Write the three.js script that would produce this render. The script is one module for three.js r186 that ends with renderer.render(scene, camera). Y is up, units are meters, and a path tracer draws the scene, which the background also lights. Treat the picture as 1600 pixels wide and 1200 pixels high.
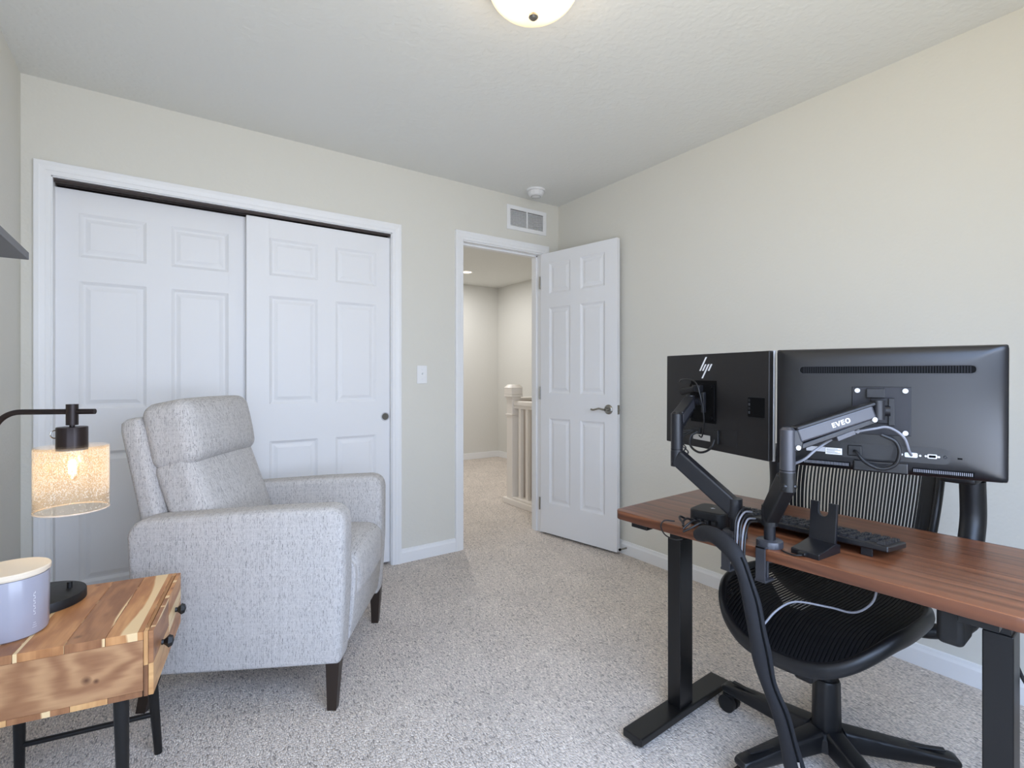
import * as THREE from 'three';
import { mergeGeometries, mergeVertices, toCreasedNormals } from 'three/addons/utils/BufferGeometryUtils.js';
import { RoundedBoxGeometry } from 'three/addons/geometries/RoundedBoxGeometry.js';
import { FontLoader } from 'three/addons/loaders/FontLoader.js';
import { TextGeometry } from 'three/addons/geometries/TextGeometry.js';
import { RectAreaLightUniformsLib } from 'three/addons/lights/RectAreaLightUniformsLib.js';

// ---------------------------------------------------------------- camera, sky, window light, exposure
const scene = new THREE.Scene();
const EYE = 1.1437, FPX = 793;
const camera = new THREE.PerspectiveCamera(2 * Math.atan(600 / FPX) * 180 / Math.PI, 4 / 3, 0.02, 60);
camera.position.set(0, EYE, 0);
camera.rotation.y = -34.73 * Math.PI / 180;
camera.setViewOffset(1600, 1200, 0, 10, 1600, 1200);        // the lens is shifted a little, verticals stay vertical
camera.updateProjectionMatrix();
scene.add(camera);

const renderer = new THREE.WebGLRenderer();
renderer.toneMapping = THREE.LinearToneMapping;
renderer.toneMappingExposure = 1.05;
renderer.shadowMap.enabled = true;
RectAreaLightUniformsLib.init();

scene.background = new THREE.Color().setRGB(1.3, 1.6, 2.1); // even daylight sky outside the window

// daylight that comes in at the window behind the camera: blue light down from the sky, warmer light up from the sunlit ground
const WIN = { x0: -0.42, x1: 1.44, y0: 0.62, y1: 2.16, z: 0.37 };
for (let i = 0; i < 3; i++) for (const [name, color, power, tilt] of [['sky_daylight', [0.62, 0.87, 1.38], 5.1, -0.95], ['ground_daylight', [1.16, 1.0, 0.69], 3.05, 0.95]]) {
  const h = (WIN.y1 - WIN.y0 - 0.1) / 3, l = new THREE.RectAreaLight(new THREE.Color().setRGB(...color), power, WIN.x1 - WIN.x0 - 0.1, h * 0.98);
  l.name = name; l.position.set((WIN.x0 + WIN.x1) / 2, WIN.y0 + 0.05 + (i + 0.5) * h, WIN.z - 0.02);
  l.rotation.x = tilt;                                       // the light looks along -z, into the room
  scene.add(l);
}

// ---------------------------------------------------------------- helpers
let seed = 12345;
const rnd = () => { seed = (seed * 1664525 + 1013904223) >>> 0; return seed / 4294967296; };
const rr = (a, b) => a + (b - a) * rnd();
const V = (x, y, z) => new THREE.Vector3(x, y, z);
const names = {};
function numbered(n) { names[n] = (names[n] ?? -1) + 1; return names[n] ? n + '_' + String(names[n]).padStart(3, '0') : n; }
function prep(m) { m.castShadow = true; m.receiveShadow = true; return m; }
function tag(o, label, category, group, kind) {
  o.userData = { ...o.userData };
  if (label) o.userData.label = label;
  if (category) o.userData.category = category;
  if (group) o.userData.group = group;
  if (kind) o.userData.kind = kind;
  return o;
}
function thing(name, label, category, pos = [0, 0, 0], turn = 0, group, kind) {
  const g = new THREE.Group(); g.name = numbered(name); g.position.set(...pos); g.rotation.y = turn; scene.add(g);
  return tag(g, label, category, group, kind);
}
function part(name, geo, mat, parent, label) {
  const m = prep(new THREE.Mesh(Array.isArray(geo) ? merge(geo) : geo, mat));
  m.name = parent === scene ? numbered(name) : name; parent.add(m);
  if (label) m.userData.label = label;
  return m;
}
function struct(name, geo, mat, label, category) { return tag(part(name, geo, mat, scene), label, category, null, 'structure'); }
function clean(g) {
  let q = g.index ? g.toNonIndexed() : g;
  for (const k of Object.keys(q.attributes)) if (!['position', 'normal', 'uv'].includes(k)) q.deleteAttribute(k);
  if (!q.attributes.normal) q.computeVertexNormals();
  if (!q.attributes.uv) q.setAttribute('uv', new THREE.Float32BufferAttribute(new Float32Array(q.attributes.position.count * 2), 2));
  q.morphAttributes = {}; q.clearGroups();
  return q;
}
function merge(list) { return mergeGeometries(list.map(clean), false); }
// texture coordinates in metres, by the way each face points; swap turns the grain
function muv(g, swap = false, ou = 0, ov = 0) {
  g = clean(g); const p = g.attributes.position, n = new Float32Array(p.count * 2);
  const a = V(), b = V(), c = V();
  for (let i = 0; i < p.count; i += 3) {
    a.fromBufferAttribute(p, i); b.fromBufferAttribute(p, i + 1); c.fromBufferAttribute(p, i + 2);
    const N = b.clone().sub(a).cross(c.clone().sub(a)); const x = Math.abs(N.x), y = Math.abs(N.y), z = Math.abs(N.z);
    for (let k = 0; k < 3; k++) {
      const px = p.getX(i + k), py = p.getY(i + k), pz = p.getZ(i + k); let u, v;
      if (y >= x && y >= z) { u = px; v = pz; } else if (x >= z) { u = pz; v = py; } else { u = px; v = py; }
      if (swap) [u, v] = [v, u];
      n[(i + k) * 2] = u + ou; n[(i + k) * 2 + 1] = v + ov;
    }
  }
  g.setAttribute('uv', new THREE.BufferAttribute(n, 2)); return g;
}
const T = (g, x = 0, y = 0, z = 0) => g.translate(x, y, z);
function box(x0, x1, y0, y1, z0, z1) { return new THREE.BoxGeometry(x1 - x0, y1 - y0, z1 - z0).translate((x0 + x1) / 2, (y0 + y1) / 2, (z0 + z1) / 2); }
function rbox(x0, x1, y0, y1, z0, z1, r = 0.003, s = 2) {
  const m = Math.min(x1 - x0, y1 - y0, z1 - z0) / 2 - 1e-5;
  return new RoundedBoxGeometry(x1 - x0, y1 - y0, z1 - z0, s, Math.min(r, m)).translate((x0 + x1) / 2, (y0 + y1) / 2, (z0 + z1) / 2);
}
// a padded block: rounded edges, subdivided faces that a function may swell
function pad(w, h, d, r, n, swell) {
  let g = new THREE.BoxGeometry(w, h, d, n, n, n); g.deleteAttribute('uv'); g.deleteAttribute('normal'); g = mergeVertices(g, 1e-5);
  const p = g.attributes.position, q = V(), c = V(), hw = w / 2 - r, hh = h / 2 - r, hd = d / 2 - r;
  for (let i = 0; i < p.count; i++) {
    q.fromBufferAttribute(p, i); c.set(Math.max(-hw, Math.min(hw, q.x)), Math.max(-hh, Math.min(hh, q.y)), Math.max(-hd, Math.min(hd, q.z)));
    const o = q.clone().sub(c); if (o.lengthSq() > 1e-12) q.copy(c).addScaledVector(o.normalize(), r);
    if (swell) swell(q, q.x / (w / 2), q.y / (h / 2), q.z / (d / 2));
    p.setXYZ(i, q.x, q.y, q.z);
  }
  g.computeVertexNormals(); return g;
}
function rod(a, b, r0, r1 = r0, n = 16) {
  const A = V(...a), B = V(...b), L = A.distanceTo(B);
  const g = new THREE.CylinderGeometry(r1, r0, L, n); g.translate(0, L / 2, 0);
  g.applyQuaternion(new THREE.Quaternion().setFromUnitVectors(V(0, 1, 0), B.sub(A).normalize())); return g.translate(...a);
}
function bar(a, b, w, h, up = [0, 1, 0], r = 0.003) {       // a beam of rectangular section from a to b
  const A = V(...a), B = V(...b), L = A.distanceTo(B), z = B.clone().sub(A).normalize(), x = V(...up).cross(z).normalize(), y = z.clone().cross(x);
  const g = new RoundedBoxGeometry(w, h, L, 2, Math.min(r, w / 2.1, h / 2.1)); g.translate(0, 0, L / 2);
  g.applyMatrix4(new THREE.Matrix4().makeBasis(x, y, z)); return g.translate(...a);
}
function tube(pts, r, seg = 60, n = 8, closed = false) {
  return new THREE.TubeGeometry(new THREE.CatmullRomCurve3(pts.map((p) => V(...p)), closed, 'centripetal'), seg, r, n, closed);
}
function lathe(pts, n = 48) { return toCreasedNormals(new THREE.LatheGeometry(pts.map((p) => new THREE.Vector2(...p)), n), 0.6); }
function roundRect(w, h, r) {
  const s = new THREE.Shape(), x = w / 2, y = h / 2;
  s.moveTo(-x + r, -y); s.lineTo(x - r, -y); s.quadraticCurveTo(x, -y, x, -y + r); s.lineTo(x, y - r); s.quadraticCurveTo(x, y, x - r, y);
  s.lineTo(-x + r, y); s.quadraticCurveTo(-x, y, -x, y - r); s.lineTo(-x, -y + r); s.quadraticCurveTo(-x, -y, -x + r, -y); return s;
}
function extr(shape, depth, bevel = 0, seg = 2) {
  return new THREE.ExtrudeGeometry(shape, { depth: depth - 2 * bevel, bevelEnabled: bevel > 0, bevelThickness: bevel, bevelSize: bevel, bevelOffset: -bevel, bevelSegments: seg, curveSegments: 12 }).translate(0, 0, bevel);
}
function poly(pts) { const s = new THREE.Shape(); pts.forEach(([x, y], i) => (i ? s.lineTo(x, y) : s.moveTo(x, y))); return s; }

// ---------------------------------------------------------------- noise and textures
function grid(n, s0) { const a = new Float32Array(n * n); let s = s0; for (let i = 0; i < a.length; i++) { s = (s * 1664525 + 1013904223) >>> 0; a[i] = s / 4294967296; } return a; }
const NG = 64, N0 = grid(NG, 77);
function vn(x, y, px = NG, py = NG) {                        // value noise that repeats after px, py cells
  const xi = Math.floor(x), yi = Math.floor(y), fx = x - xi, fy = y - yi, m = (a, b) => ((a % b) + b) % b;
  const g = (i, j) => N0[(m(j, py) % NG) * NG + (m(i, px) % NG)], sx = fx * fx * (3 - 2 * fx), sy = fy * fy * (3 - 2 * fy);
  return (g(xi, yi) * (1 - sx) + g(xi + 1, yi) * sx) * (1 - sy) + (g(xi, yi + 1) * (1 - sx) + g(xi + 1, yi + 1) * sx) * sy;
}
const fbm = (u, v, f, o = 4) => { let a = 0, w = 0.5, t = 0; for (let i = 0; i < o; i++) { a += w * vn(u * f + i * 0, v * f, f, f); t += w; w /= 2; f *= 2; if (f > NG) break; } return a / t; };
function tex(w, h, size, fn, srgb = true) {                 // size: metres that one repeat covers (or [u, v])
  const d = new Uint8Array(w * h * 4);
  for (let j = 0; j < h; j++) for (let i = 0; i < w; i++) {
    const c = fn((i + 0.5) / w, (j + 0.5) / h, i, j), k = (j * w + i) * 4;
    if (typeof c === 'number') d[k] = d[k + 1] = d[k + 2] = Math.max(0, Math.min(255, c)); else for (let q = 0; q < 3; q++) d[k + q] = Math.max(0, Math.min(255, c[q]));
    d[k + 3] = 255;
  }
  const t = new THREE.DataTexture(d, w, h); t.wrapS = t.wrapT = THREE.RepeatWrapping; t.magFilter = THREE.LinearFilter; t.minFilter = THREE.LinearMipmapLinearFilter;
  if (srgb) t.colorSpace = THREE.SRGBColorSpace;
  const [a, b] = Array.isArray(size) ? size : [size, size]; t.repeat.set(1 / a, 1 / b); t.needsUpdate = true; return t;
}
const M = (o) => new THREE.MeshStandardMaterial(o), MP = (o) => new THREE.MeshPhysicalMaterial(o);
const lerp3 = (a, b, t) => a.map((x, i) => x + (b[i] - x) * t);

// painted drywall: fine orange-peel relief
const peel = tex(512, 512, 0.5, (u, v) => 255 * (0.55 * vn(u * 64, v * 64) + 0.45 * vn(u * 32 + 0.3, v * 32 + 0.7, 32, 32)), false);
const knock = tex(512, 512, 0.7, (u, v) => { const n = 0.6 * vn(u * 40, v * 40, 40, 40) + 0.4 * vn(u * 64, v * 64); return 255 * Math.max(0, Math.min(1, (n - 0.42) * 4)); }, false);
// carpet: short tufts in rows that run the length of the room, each with a tone of its own
const CN = 150, CM = 60, CS = 0.6, cj = []; for (let i = 0; i < CN * CM; i++) cj.push([rr(0.15, 0.85), rr(0.1, 0.9), rr(0, 1), rr(-0.35, 0.35)]);
const carpetCell = (() => {
  const W = 1024, tone = new Float32Array(W * W), hgt = new Float32Array(W * W);
  for (let j = 0; j < W; j++) for (let i = 0; i < W; i++) {
    const x = (i + 0.5) / W * CN, y = (j + 0.5) / W * CM, xi = Math.floor(x), yi = Math.floor(y); let best = 9, bt = 0;
    for (let b = -1; b <= 1; b++) for (let a = -1; a <= 1; a++) {
      const c = cj[((yi + b + CM) % CM) * CN + ((xi + a + CN) % CN)], dx = x - (xi + a + c[0]), dy = y - (yi + b + c[1]);
      const ex = dx + dy * c[3], d = Math.sqrt(ex * ex * 1.1 + dy * dy * 0.9); if (d < best) { best = d; bt = c[2]; }
    }
    hgt[j * W + i] = 1 - Math.min(1, best * 1.25); tone[j * W + i] = bt;
  }
  return { W, tone, hgt };
})();
const carpetMap = tex(1024, 1024, CS, (u, v, i, j) => {
  const k = j * 1024 + i, h = carpetCell.hgt[k], t = carpetCell.tone[k], big = fbm(u, v, 4, 3) - 0.5;
  const f = 0.665 + 0.27 * Math.pow(h, 0.65) + 0.13 * (t - 0.5) + 0.07 * big + (t > 0.94 ? 0.05 : 0) - (t < 0.06 ? 0.13 : 0);
  return [263 * f, 249 * f, 236 * f];
});
const carpetBump = tex(1024, 1024, CS, (u, v, i, j) => 255 * carpetCell.hgt[j * 1024 + i], false);
// upholstery: pale cross-weave with dark slubs
const fabricD = (() => {
  const W = 1024, a = new Float32Array(W * W), row = [], col = []; for (let i = 0; i < W; i++) { row.push(rr(-1, 1)); col.push(rr(-1, 1)); }
  for (let j = 0; j < W; j++) for (let i = 0; i < W; i++) {
    const n1 = vn(i / W * 64, j / W * 16, 64, 16), n2 = vn(i / W * 16, j / W * 64, 16, 64);
    a[j * W + i] = 0.82 + 0.030 * row[j >> 1 << 1] * (0.3 + n2) + 0.045 * col[i >> 1 << 1] * (0.3 + n1) + (((i >> 1) + (j >> 1)) & 1 ? 0.035 : -0.035) + rr(-0.05, 0.05);
  }
  const dash = (n, len, vert, dk) => { for (let q = 0; q < n; q++) { const x = Math.floor(rnd() * W), y = Math.floor(rnd() * W), L = Math.floor(rr(len[0], len[1])), d = rr(dk[0], dk[1]), w = rnd() < 0.35 ? 3 : 2;
    for (let k = 0; k < L; k++) { if (rnd() < 0.3) continue; for (let e = 0; e < w; e++) { const i = ((vert ? x + e : x + k) + W) % W, j = ((vert ? y + k : y + e) + W) % W; a[j * W + i] -= d; } } } };
  dash(1900, [6, 36], true, [0.12, 0.42]); dash(1200, [4, 18], false, [0.08, 0.28]); dash(420, [12, 54], true, [0.36, 0.60]); dash(900, [8, 40], true, [-0.12, -0.04]);
  return { W, a };
})();
const fabricMap = tex(1024, 1024, 0.32, (u, v, i, j) => { const f = Math.max(0.16, fabricD.a[j * 1024 + i]); return [238 * f, 233 * f, 229 * f]; });
const fabricBump = tex(1024, 1024, 0.32, (u, v, i, j) => 255 * Math.max(0, Math.min(1, fabricD.a[j * 1024 + i])), false);
// walnut laminate: grain along v
const walnut = tex(512, 1024, [0.55, 1.3], (u, v) => {
  const w = fbm(u, v, 3, 3), g1 = vn(u * 60 + w * 5, v * 3, 64, 3), g2 = vn(u * 24 + w * 4, v * 2, 24, 2), g3 = vn(u * 7, v * 1 + 0.3, 7, 1), t = 0.42 * g1 + 0.33 * g2 + 0.25 * g3;
  return lerp3([74, 42, 27], [138, 86, 56], Math.max(0, Math.min(1, (t - 0.22) * 1.7)));
});
// acacia: several boards, rings warped along the length (v), pale sapwood at one edge
function acacia(s, dark, light, sap) {
  return tex(256, 512, [0.12, 0.46], (u, v) => {
    const w = fbm(u + s * 0.37, v + s * 0.21, 3, 4), w2 = fbm(u + 0.5, v + s * 0.6, 6, 3), r = (u - 0.5) * 3 + w * 5 + Math.sin(v * 6.283 + s) * 0.7;
    let t = 0.5 + 0.26 * Math.sin(r * 2.6) + 0.45 * (w2 - 0.5) + 0.16 * (vn(u * 60, v * 6, 60, 6) - 0.5);
    let c = lerp3(dark, light, Math.max(0, Math.min(1, t)));
    const e = u - sap - 0.10 * (w - 0.5) - 0.06 * Math.sin(v * 6.283 + s * 2); if (sap < 1 && e > 0) c = lerp3(c, [236, 204, 154], Math.min(1, e * 26));
    const k = Math.hypot((u - 0.4) * 1.0, (v - 0.3 - 0.1 * s % 0.4) * 3.6); if (k < 0.09) c = lerp3(c, [92, 58, 36], 0.75 * (1 - k / 0.09));
    return c;
  });
}
const m = {
  wall: M({ color: 0xdcd9cf, roughness: 0.92, bumpMap: peel, bumpScale: 0.0006 }),
  hallWall: M({ color: 0xdcdad4, roughness: 0.92, bumpMap: peel, bumpScale: 0.0006 }),
  ceiling: M({ color: 0xe4e4df, roughness: 0.95, bumpMap: knock, bumpScale: 0.00045 }),
  trim: M({ color: 0xeeeeee, roughness: 0.42 }),
  door: M({ color: 0xebebec, roughness: 0.48 }),
  stair: M({ color: 0xeee6dc, roughness: 0.45 }),
  carpet: M({ map: carpetMap, roughness: 1, bumpMap: carpetBump, bumpScale: 0.0035 }),
  fabric: M({ map: fabricMap, roughness: 0.96, bumpMap: fabricBump, bumpScale: 0.0007 }),
  legwood: M({ color: 0x2b2019, roughness: 0.45 }),
  walnut: M({ map: walnut, roughness: 0.3 }),
  black: M({ color: 0x0d0d0e, roughness: 0.5 }),
  blackMetal: M({ color: 0x0e0e0f, roughness: 0.4 }),
  deskMetal: M({ color: 0x0d0d0e, roughness: 0.36 }),
  plastic: M({ color: 0x131316, roughness: 0.36 }),
  monitorShell: M({ color: 0x0c0c10, roughness: 0.3 }),
  hpShell: M({ color: 0x100c0b, roughness: 0.55 }),
  dark: MP({ color: 0x070708, roughness: 0.8, specularIntensity: 0.25 }),
  armGrey: M({ color: 0x434347, roughness: 0.36, metalness: 0.35 }),
  armDark: M({ color: 0x1c1c1f, roughness: 0.38, metalness: 0.2 }),
  bronze: M({ color: 0x2a2120, roughness: 0.42, metalness: 0.45 }),
  chrome: M({ color: 0xc8c8c8, roughness: 0.15, metalness: 1 }),
  nickel: M({ color: 0x9a978f, roughness: 0.28, metalness: 1 }),
  silver: M({ color: 0xc9cacd, roughness: 0.4, metalness: 0.35 }),
  white: M({ color: 0xe6e6e6, roughness: 0.55 }),
  cable: M({ color: 0x121214, roughness: 0.45 }),
  greyCable: M({ color: 0x77777c, roughness: 0.4 }),
  sleeve: M({ color: 0x0c0c11, roughness: 0.75, bumpMap: peel, bumpScale: 0.0004 }),
  mesh: M({ color: 0x0f0f11, roughness: 0.65 }),
  chairPlastic: M({ color: 0x111113, roughness: 0.42 }),
  ceramic: MP({ color: 0xa3a2ae, roughness: 0.3, clearcoat: 0.4, clearcoatRoughness: 0.2 }),
  lidwood: M({ color: 0xeedfc8, roughness: 0.55 }),
  shelf: M({ color: 0x6e6e70, roughness: 0.6 }),
  glass: MP({ color: 0xffffff, roughness: 0.02, transmission: 1, thickness: 0, ior: 1.5 }),
  screen: M({ color: 0x08080a, roughness: 0.2 }),
};
const ac = [acacia(0.3, [158, 104, 62], [206, 150, 98], 0.80), acacia(1.7, [134, 88, 56], [182, 130, 88], 0.88), acacia(2.6, [166, 108, 64], [216, 160, 104], 0.78), acacia(3.9, [186, 132, 82], [232, 186, 128], 2), acacia(5.1, [112, 74, 48], [158, 110, 74], 2)]
  .map((t) => M({ map: t, roughness: 0.42 }));
const panelTex = tex(512, 512, [0.46, 0.2], (u, v) => {
  const w = fbm(u, v, 3, 4), w2 = fbm(u + 0.3, v + 0.6, 4, 4), r = Math.hypot((u - 0.62) * 2.0, (v - 0.55)) * 1.6 + w * 1.7;
  let t = 0.5 + 0.3 * Math.sin(r * 9) + 0.4 * (w2 - 0.5) + 0.15 * (vn(u * 12, v * 60, 12, 60) - 0.5), c = lerp3([142, 96, 64], [198, 154, 110], Math.max(0, Math.min(1, t)));
  if (u < 0.14 * w + 0.02) c = lerp3(c, [214, 184, 142], 0.5);
  for (const [x, y, q] of [[0.25, 0.4, 0.022], [0.62, 0.33, 0.026], [0.66, 0.3, 0.016]]) { const k = Math.hypot(u - x, (v - y) * 0.45); if (k < q) c = lerp3(c, [78, 46, 28], 0.85 * (1 - k / q)); }
  return c;
});
const acPanel = M({ map: panelTex, roughness: 0.42 });

// ---------------------------------------------------------------- the room
const XL = -0.488, XR = 2.484, ZB = -2.966, ZF = WIN.z, H = 2.44, TH = 0.115;
struct('floor', muv(box(XL - 0.3, 4.3, -0.12, 0, -6.5, ZF + 0.3)), m.carpet, 'beige grey carpet laid wall to wall', 'carpet');
struct('ceiling', muv(box(XL - 0.3, 4.3, H, H + 0.12, -6.5, ZF + 0.3)), m.ceiling, 'off-white textured ceiling', 'ceiling');
struct('wall_left', muv(box(XL - TH, XL, 0, H, ZB - 0.8, ZF + TH)), m.wall, 'greige wall at the left edge with the grey shelf', 'wall');
struct('wall_right', muv(box(XR, XR + TH, 0, H, ZB, ZF + TH)), m.wall, 'long greige wall behind the desk', 'wall');
// wall with the closet and the doorway
const CL = { x0: -0.39, x1: 1.163, y: 2.026 }, DR = { x0: 1.655, x1: 2.325, y: 2.062 }, DUCT = { x0: 2.036, x1: 2.335, y0: 2.223, y1: 2.343 };
struct('wall_back', [box(XL, CL.x0, 0, H, ZB - TH, ZB), box(CL.x0, CL.x1, CL.y, H, ZB - TH, ZB), box(CL.x1, DR.x0, 0, H, ZB - TH, ZB), box(DR.x1, XR + TH, 0, DR.y, ZB - TH, ZB), box(DR.x0, DUCT.x0, DR.y, H, ZB - TH, ZB), box(DUCT.x1, XR + TH, DR.y, H, ZB - TH, ZB), box(DUCT.x0, DUCT.x1, DR.y, DUCT.y0, ZB - TH, ZB), box(DUCT.x0, DUCT.x1, DUCT.y1, H, ZB - TH, ZB)].map((g) => muv(g)), m.wall, 'greige wall with the closet and the open doorway', 'wall');
// wall with the window, behind the camera
struct('wall_front', [box(XL, WIN.x0, 0, H, ZF, ZF + TH), box(WIN.x1, XR, 0, H, ZF, ZF + TH), box(WIN.x0, WIN.x1, 0, WIN.y0, ZF, ZF + TH), box(WIN.x0, WIN.x1, WIN.y1, H, ZF, ZF + TH)].map((g) => muv(g)), m.wall, 'greige wall with the window opposite the closet', 'wall');
{
  const w = thing('window_1', 'white framed window facing the closet', 'window', [0, 0, 0], 0, null, 'structure');
  const { x0, x1, y0, y1, z } = WIN, xm = (x0 + x1) / 2;
  part('window_frame', [rbox(x0, x1, y0, y0 + 0.05, z + 0.03, z + 0.09), rbox(x0, x1, y1 - 0.05, y1, z + 0.03, z + 0.09), rbox(x0, x0 + 0.05, y0, y1, z + 0.03, z + 0.09), rbox(x1 - 0.05, x1, y0, y1, z + 0.03, z + 0.09), rbox(xm - 0.025, xm + 0.025, y0, y1, z + 0.035, z + 0.085)], m.trim, w);
  for (const [a, b] of [[x0 + 0.05, xm - 0.025], [xm + 0.025, x1 - 0.05]]) part('pane', box(a, b, y0 + 0.05, y1 - 0.05, z + 0.058, z + 0.062), m.glass, w);
  part('window_sill', rbox(x0 - 0.03, x1 + 0.03, y0 - 0.025, y0, z - 0.05, z + 0.03), m.trim, w);
}
// closet inside
struct('wall_closet', [box(XL, CL.x1 + 0.14, 0, H, ZB - 0.8, ZB - 0.72), box(CL.x1 + 0.06, CL.x1 + 0.14, 0, H, ZB - 0.72, ZB - TH)].map((g) => muv(g)), m.wall, 'wall inside the closet behind the sliding doors', 'wall');
// hall beyond the doorway
const HX = 4.03, HZ = -6.17;
struct('wall_hall_far', [box(1.0, HX + TH, 0, H, HZ - TH, HZ)].map((g) => muv(g)), m.hallWall, 'far hall wall seen through the doorway', 'wall');
struct('wall_hall_right', muv(box(HX, HX + TH, 0, H, HZ, ZB)), m.hallWall, 'hall wall beyond the white stair railing', 'wall');
struct('wall_hall_left', muv(box(1.303, 1.303 + TH, 0, H, HZ, ZB - TH)), m.hallWall, 'hall wall behind the closet', 'wall');
struct('wall_hall_near', muv(box(XR + TH, HX, 0, H, ZB - TH, ZB)), m.hallWall, 'hall wall beside the doorway', 'wall');

function casing(path, w, t, z0, back = false) {              // moulded casing swept round an opening with mitred corners
  const [x0, x1, y] = path; const g = [];
  const pr = [[0, 0], [0, 0.55], [0.06, 0.62], [0.30, 0.66], [0.36, 0.80], [0.62, 0.92], [0.70, 1], [0.94, 1], [1, 0.92], [1, 0]].map(([a, b]) => [a * w, b * t]), P = [];
  const c = [[x0, 0, -1, 0], [x0, y, -1, 1], [x1, y, 1, 1], [x1, 0, 1, 0]], at = (k, [a, b]) => [c[k][0] + c[k][2] * a, c[k][1] + c[k][3] * a, z0 + (back ? t - b : b)];
  for (let k = 0; k < 3; k++) for (let i = 0; i + 1 < pr.length; i++) { const A = at(k, pr[i]), B = at(k, pr[i + 1]), C = at(k + 1, pr[i + 1]), D = at(k + 1, pr[i]); if (back) P.push(...A, ...C, ...B, ...A, ...D, ...C); else P.push(...A, ...B, ...C, ...A, ...C, ...D); }
  const q = new THREE.BufferGeometry(); q.setAttribute('position', new THREE.Float32BufferAttribute(P, 3)); q.computeVertexNormals(); g.push(q);
  return g;
}
struct('trim_1', [...casing([CL.x0, CL.x1, CL.y], 0.057, 0.017, ZB), box(CL.x0 - 0.001, CL.x0 + 0.004, 0, CL.y, ZB - TH, ZB), box(CL.x1 - 0.004, CL.x1 + 0.001, 0, CL.y, ZB - TH, ZB), box(CL.x0, CL.x1, CL.y - 0.004, CL.y + 0.001, ZB - TH, ZB)], m.trim, 'white casing around the closet doors', 'trim');
struct('trim_2', [...casing([DR.x0, DR.x1, DR.y], 0.057, 0.017, ZB), rbox(DR.x0 - 0.001, DR.x0 + 0.008, 0, DR.y, ZB - TH, ZB, 0.002), rbox(DR.x1 - 0.008, DR.x1 + 0.001, 0, DR.y, ZB - TH, ZB, 0.002), rbox(DR.x0, DR.x1, DR.y - 0.008, DR.y + 0.001, ZB - TH, ZB, 0.002),
  rbox(DR.x0, DR.x0 + 0.02, 0, DR.y, ZB - 0.085, ZB - 0.045, 0.002), rbox(DR.x1 - 0.02, DR.x1, 0, DR.y, ZB - 0.085, ZB - 0.045, 0.002), rbox(DR.x0, DR.x1, DR.y - 0.02, DR.y, ZB - 0.085, ZB - 0.045, 0.002),
  ...casing([DR.x0, DR.x1, DR.y], 0.057, 0.017, ZB - TH - 0.017, true)], m.trim, 'white casing and jamb of the open doorway', 'trim');
// baseboards: a profile with a sloped top
function baseProfile(len) { const s = poly([[0, 0], [0.013, 0], [0.013, 0.062], [0.009, 0.072], [0.007, 0.083], [0, 0.085]]); return extr(s, len); }
struct('baseboard_right', baseProfile(ZF - ZB).rotateY(Math.PI).translate(XR, 0, ZF), m.trim, 'white baseboard along the wall behind the desk', 'baseboard');
struct('baseboard_left', baseProfile(ZF - ZB).translate(XL, 0, ZB), m.trim, 'white baseboard along the left wall', 'baseboard');
struct('baseboard_back', [baseProfile(DR.x0 - CL.x1 - 0.1145).rotateY(-Math.PI / 2).translate(DR.x0 - 0.057, 0, ZB), baseProfile(XR - 0.013 - DR.x1 - 0.0575).rotateY(-Math.PI / 2).translate(XR - 0.013, 0, ZB)], m.trim, 'white baseboard between the closet and the doorway', 'baseboard');
struct('baseboard_hall', [rbox(1.42, HX, 0, 0.085, HZ, HZ + 0.013), rbox(HX - 0.013, HX, 0, 0.085, HZ, -4.02)], m.trim, 'white baseboard in the hall', 'baseboard');

// six-panel doors -----------------------------------------------------------
function panelGeo(x0, x1, y0, y1, z, s) {                    // moulded raised panel whose rim lies at z and whose face looks along s
  const loops = [[0, 0], [0.006, -0.004], [0.014, -0.009], [0.022, -0.009], [0.030, -0.0065], [0.040, -0.003], [0.044, -0.003]], P = [], quad = (a, b, c, d) => (s > 0 ? P.push(...a, ...b, ...c, ...a, ...c, ...d) : P.push(...a, ...c, ...b, ...a, ...d, ...c));
  const L = loops.map(([i, d]) => [[x0 + i, y0 + i, z + d * s], [x1 - i, y0 + i, z + d * s], [x1 - i, y1 - i, z + d * s], [x0 + i, y1 - i, z + d * s]]);
  for (let k = 0; k + 1 < L.length; k++) for (let e = 0; e < 4; e++) quad(L[k][e], L[k][(e + 1) % 4], L[k + 1][(e + 1) % 4], L[k + 1][e]);
  const q = L[L.length - 1]; quad(q[0], q[1], q[2], q[3]);
  const g = new THREE.BufferGeometry(); g.setAttribute('position', new THREE.Float32BufferAttribute(P, 3)); g.computeVertexNormals(); return g;
}
function sixPanel(d, w, h, t, y0, cols, rows) {              // origin at the door's lower left front edge, front face at z = 0, thickness to -z
  const xs = [0, ...cols.flat(), w], ys = [y0, ...rows.flat().map((y) => y), y0 + h], g = [];
  g.push(rbox(0, cols[0][0], y0, y0 + h, -t, 0, 0.0015), rbox(cols[1][1], w, y0, y0 + h, -t, 0, 0.0015));
  const a = cols[0][0], b = cols[1][1], e = 0.0;
  const rails = [[y0, rows[0][0]], [rows[0][1], rows[1][0]], [rows[1][1], rows[2][0]], [rows[2][1], y0 + h]];
  for (const [p, q] of rails) g.push(box(a - 0.002, b + 0.002, p + (p === y0 ? 0.001 : 0), q - (q === y0 + h ? 0.001 : 0), -t, 0));
  for (const [p, q] of rows) g.push(box(cols[0][1], cols[1][0], p - e, q + e, -t, 0));
  part('door_slab', g, m.door, d);
  for (const [p, q] of rows) for (const [u, v] of cols) part('panel', [panelGeo(u, v, p, q, 0, 1), panelGeo(u, v, p, q, -t, -1)], m.door, d);
}
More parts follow.
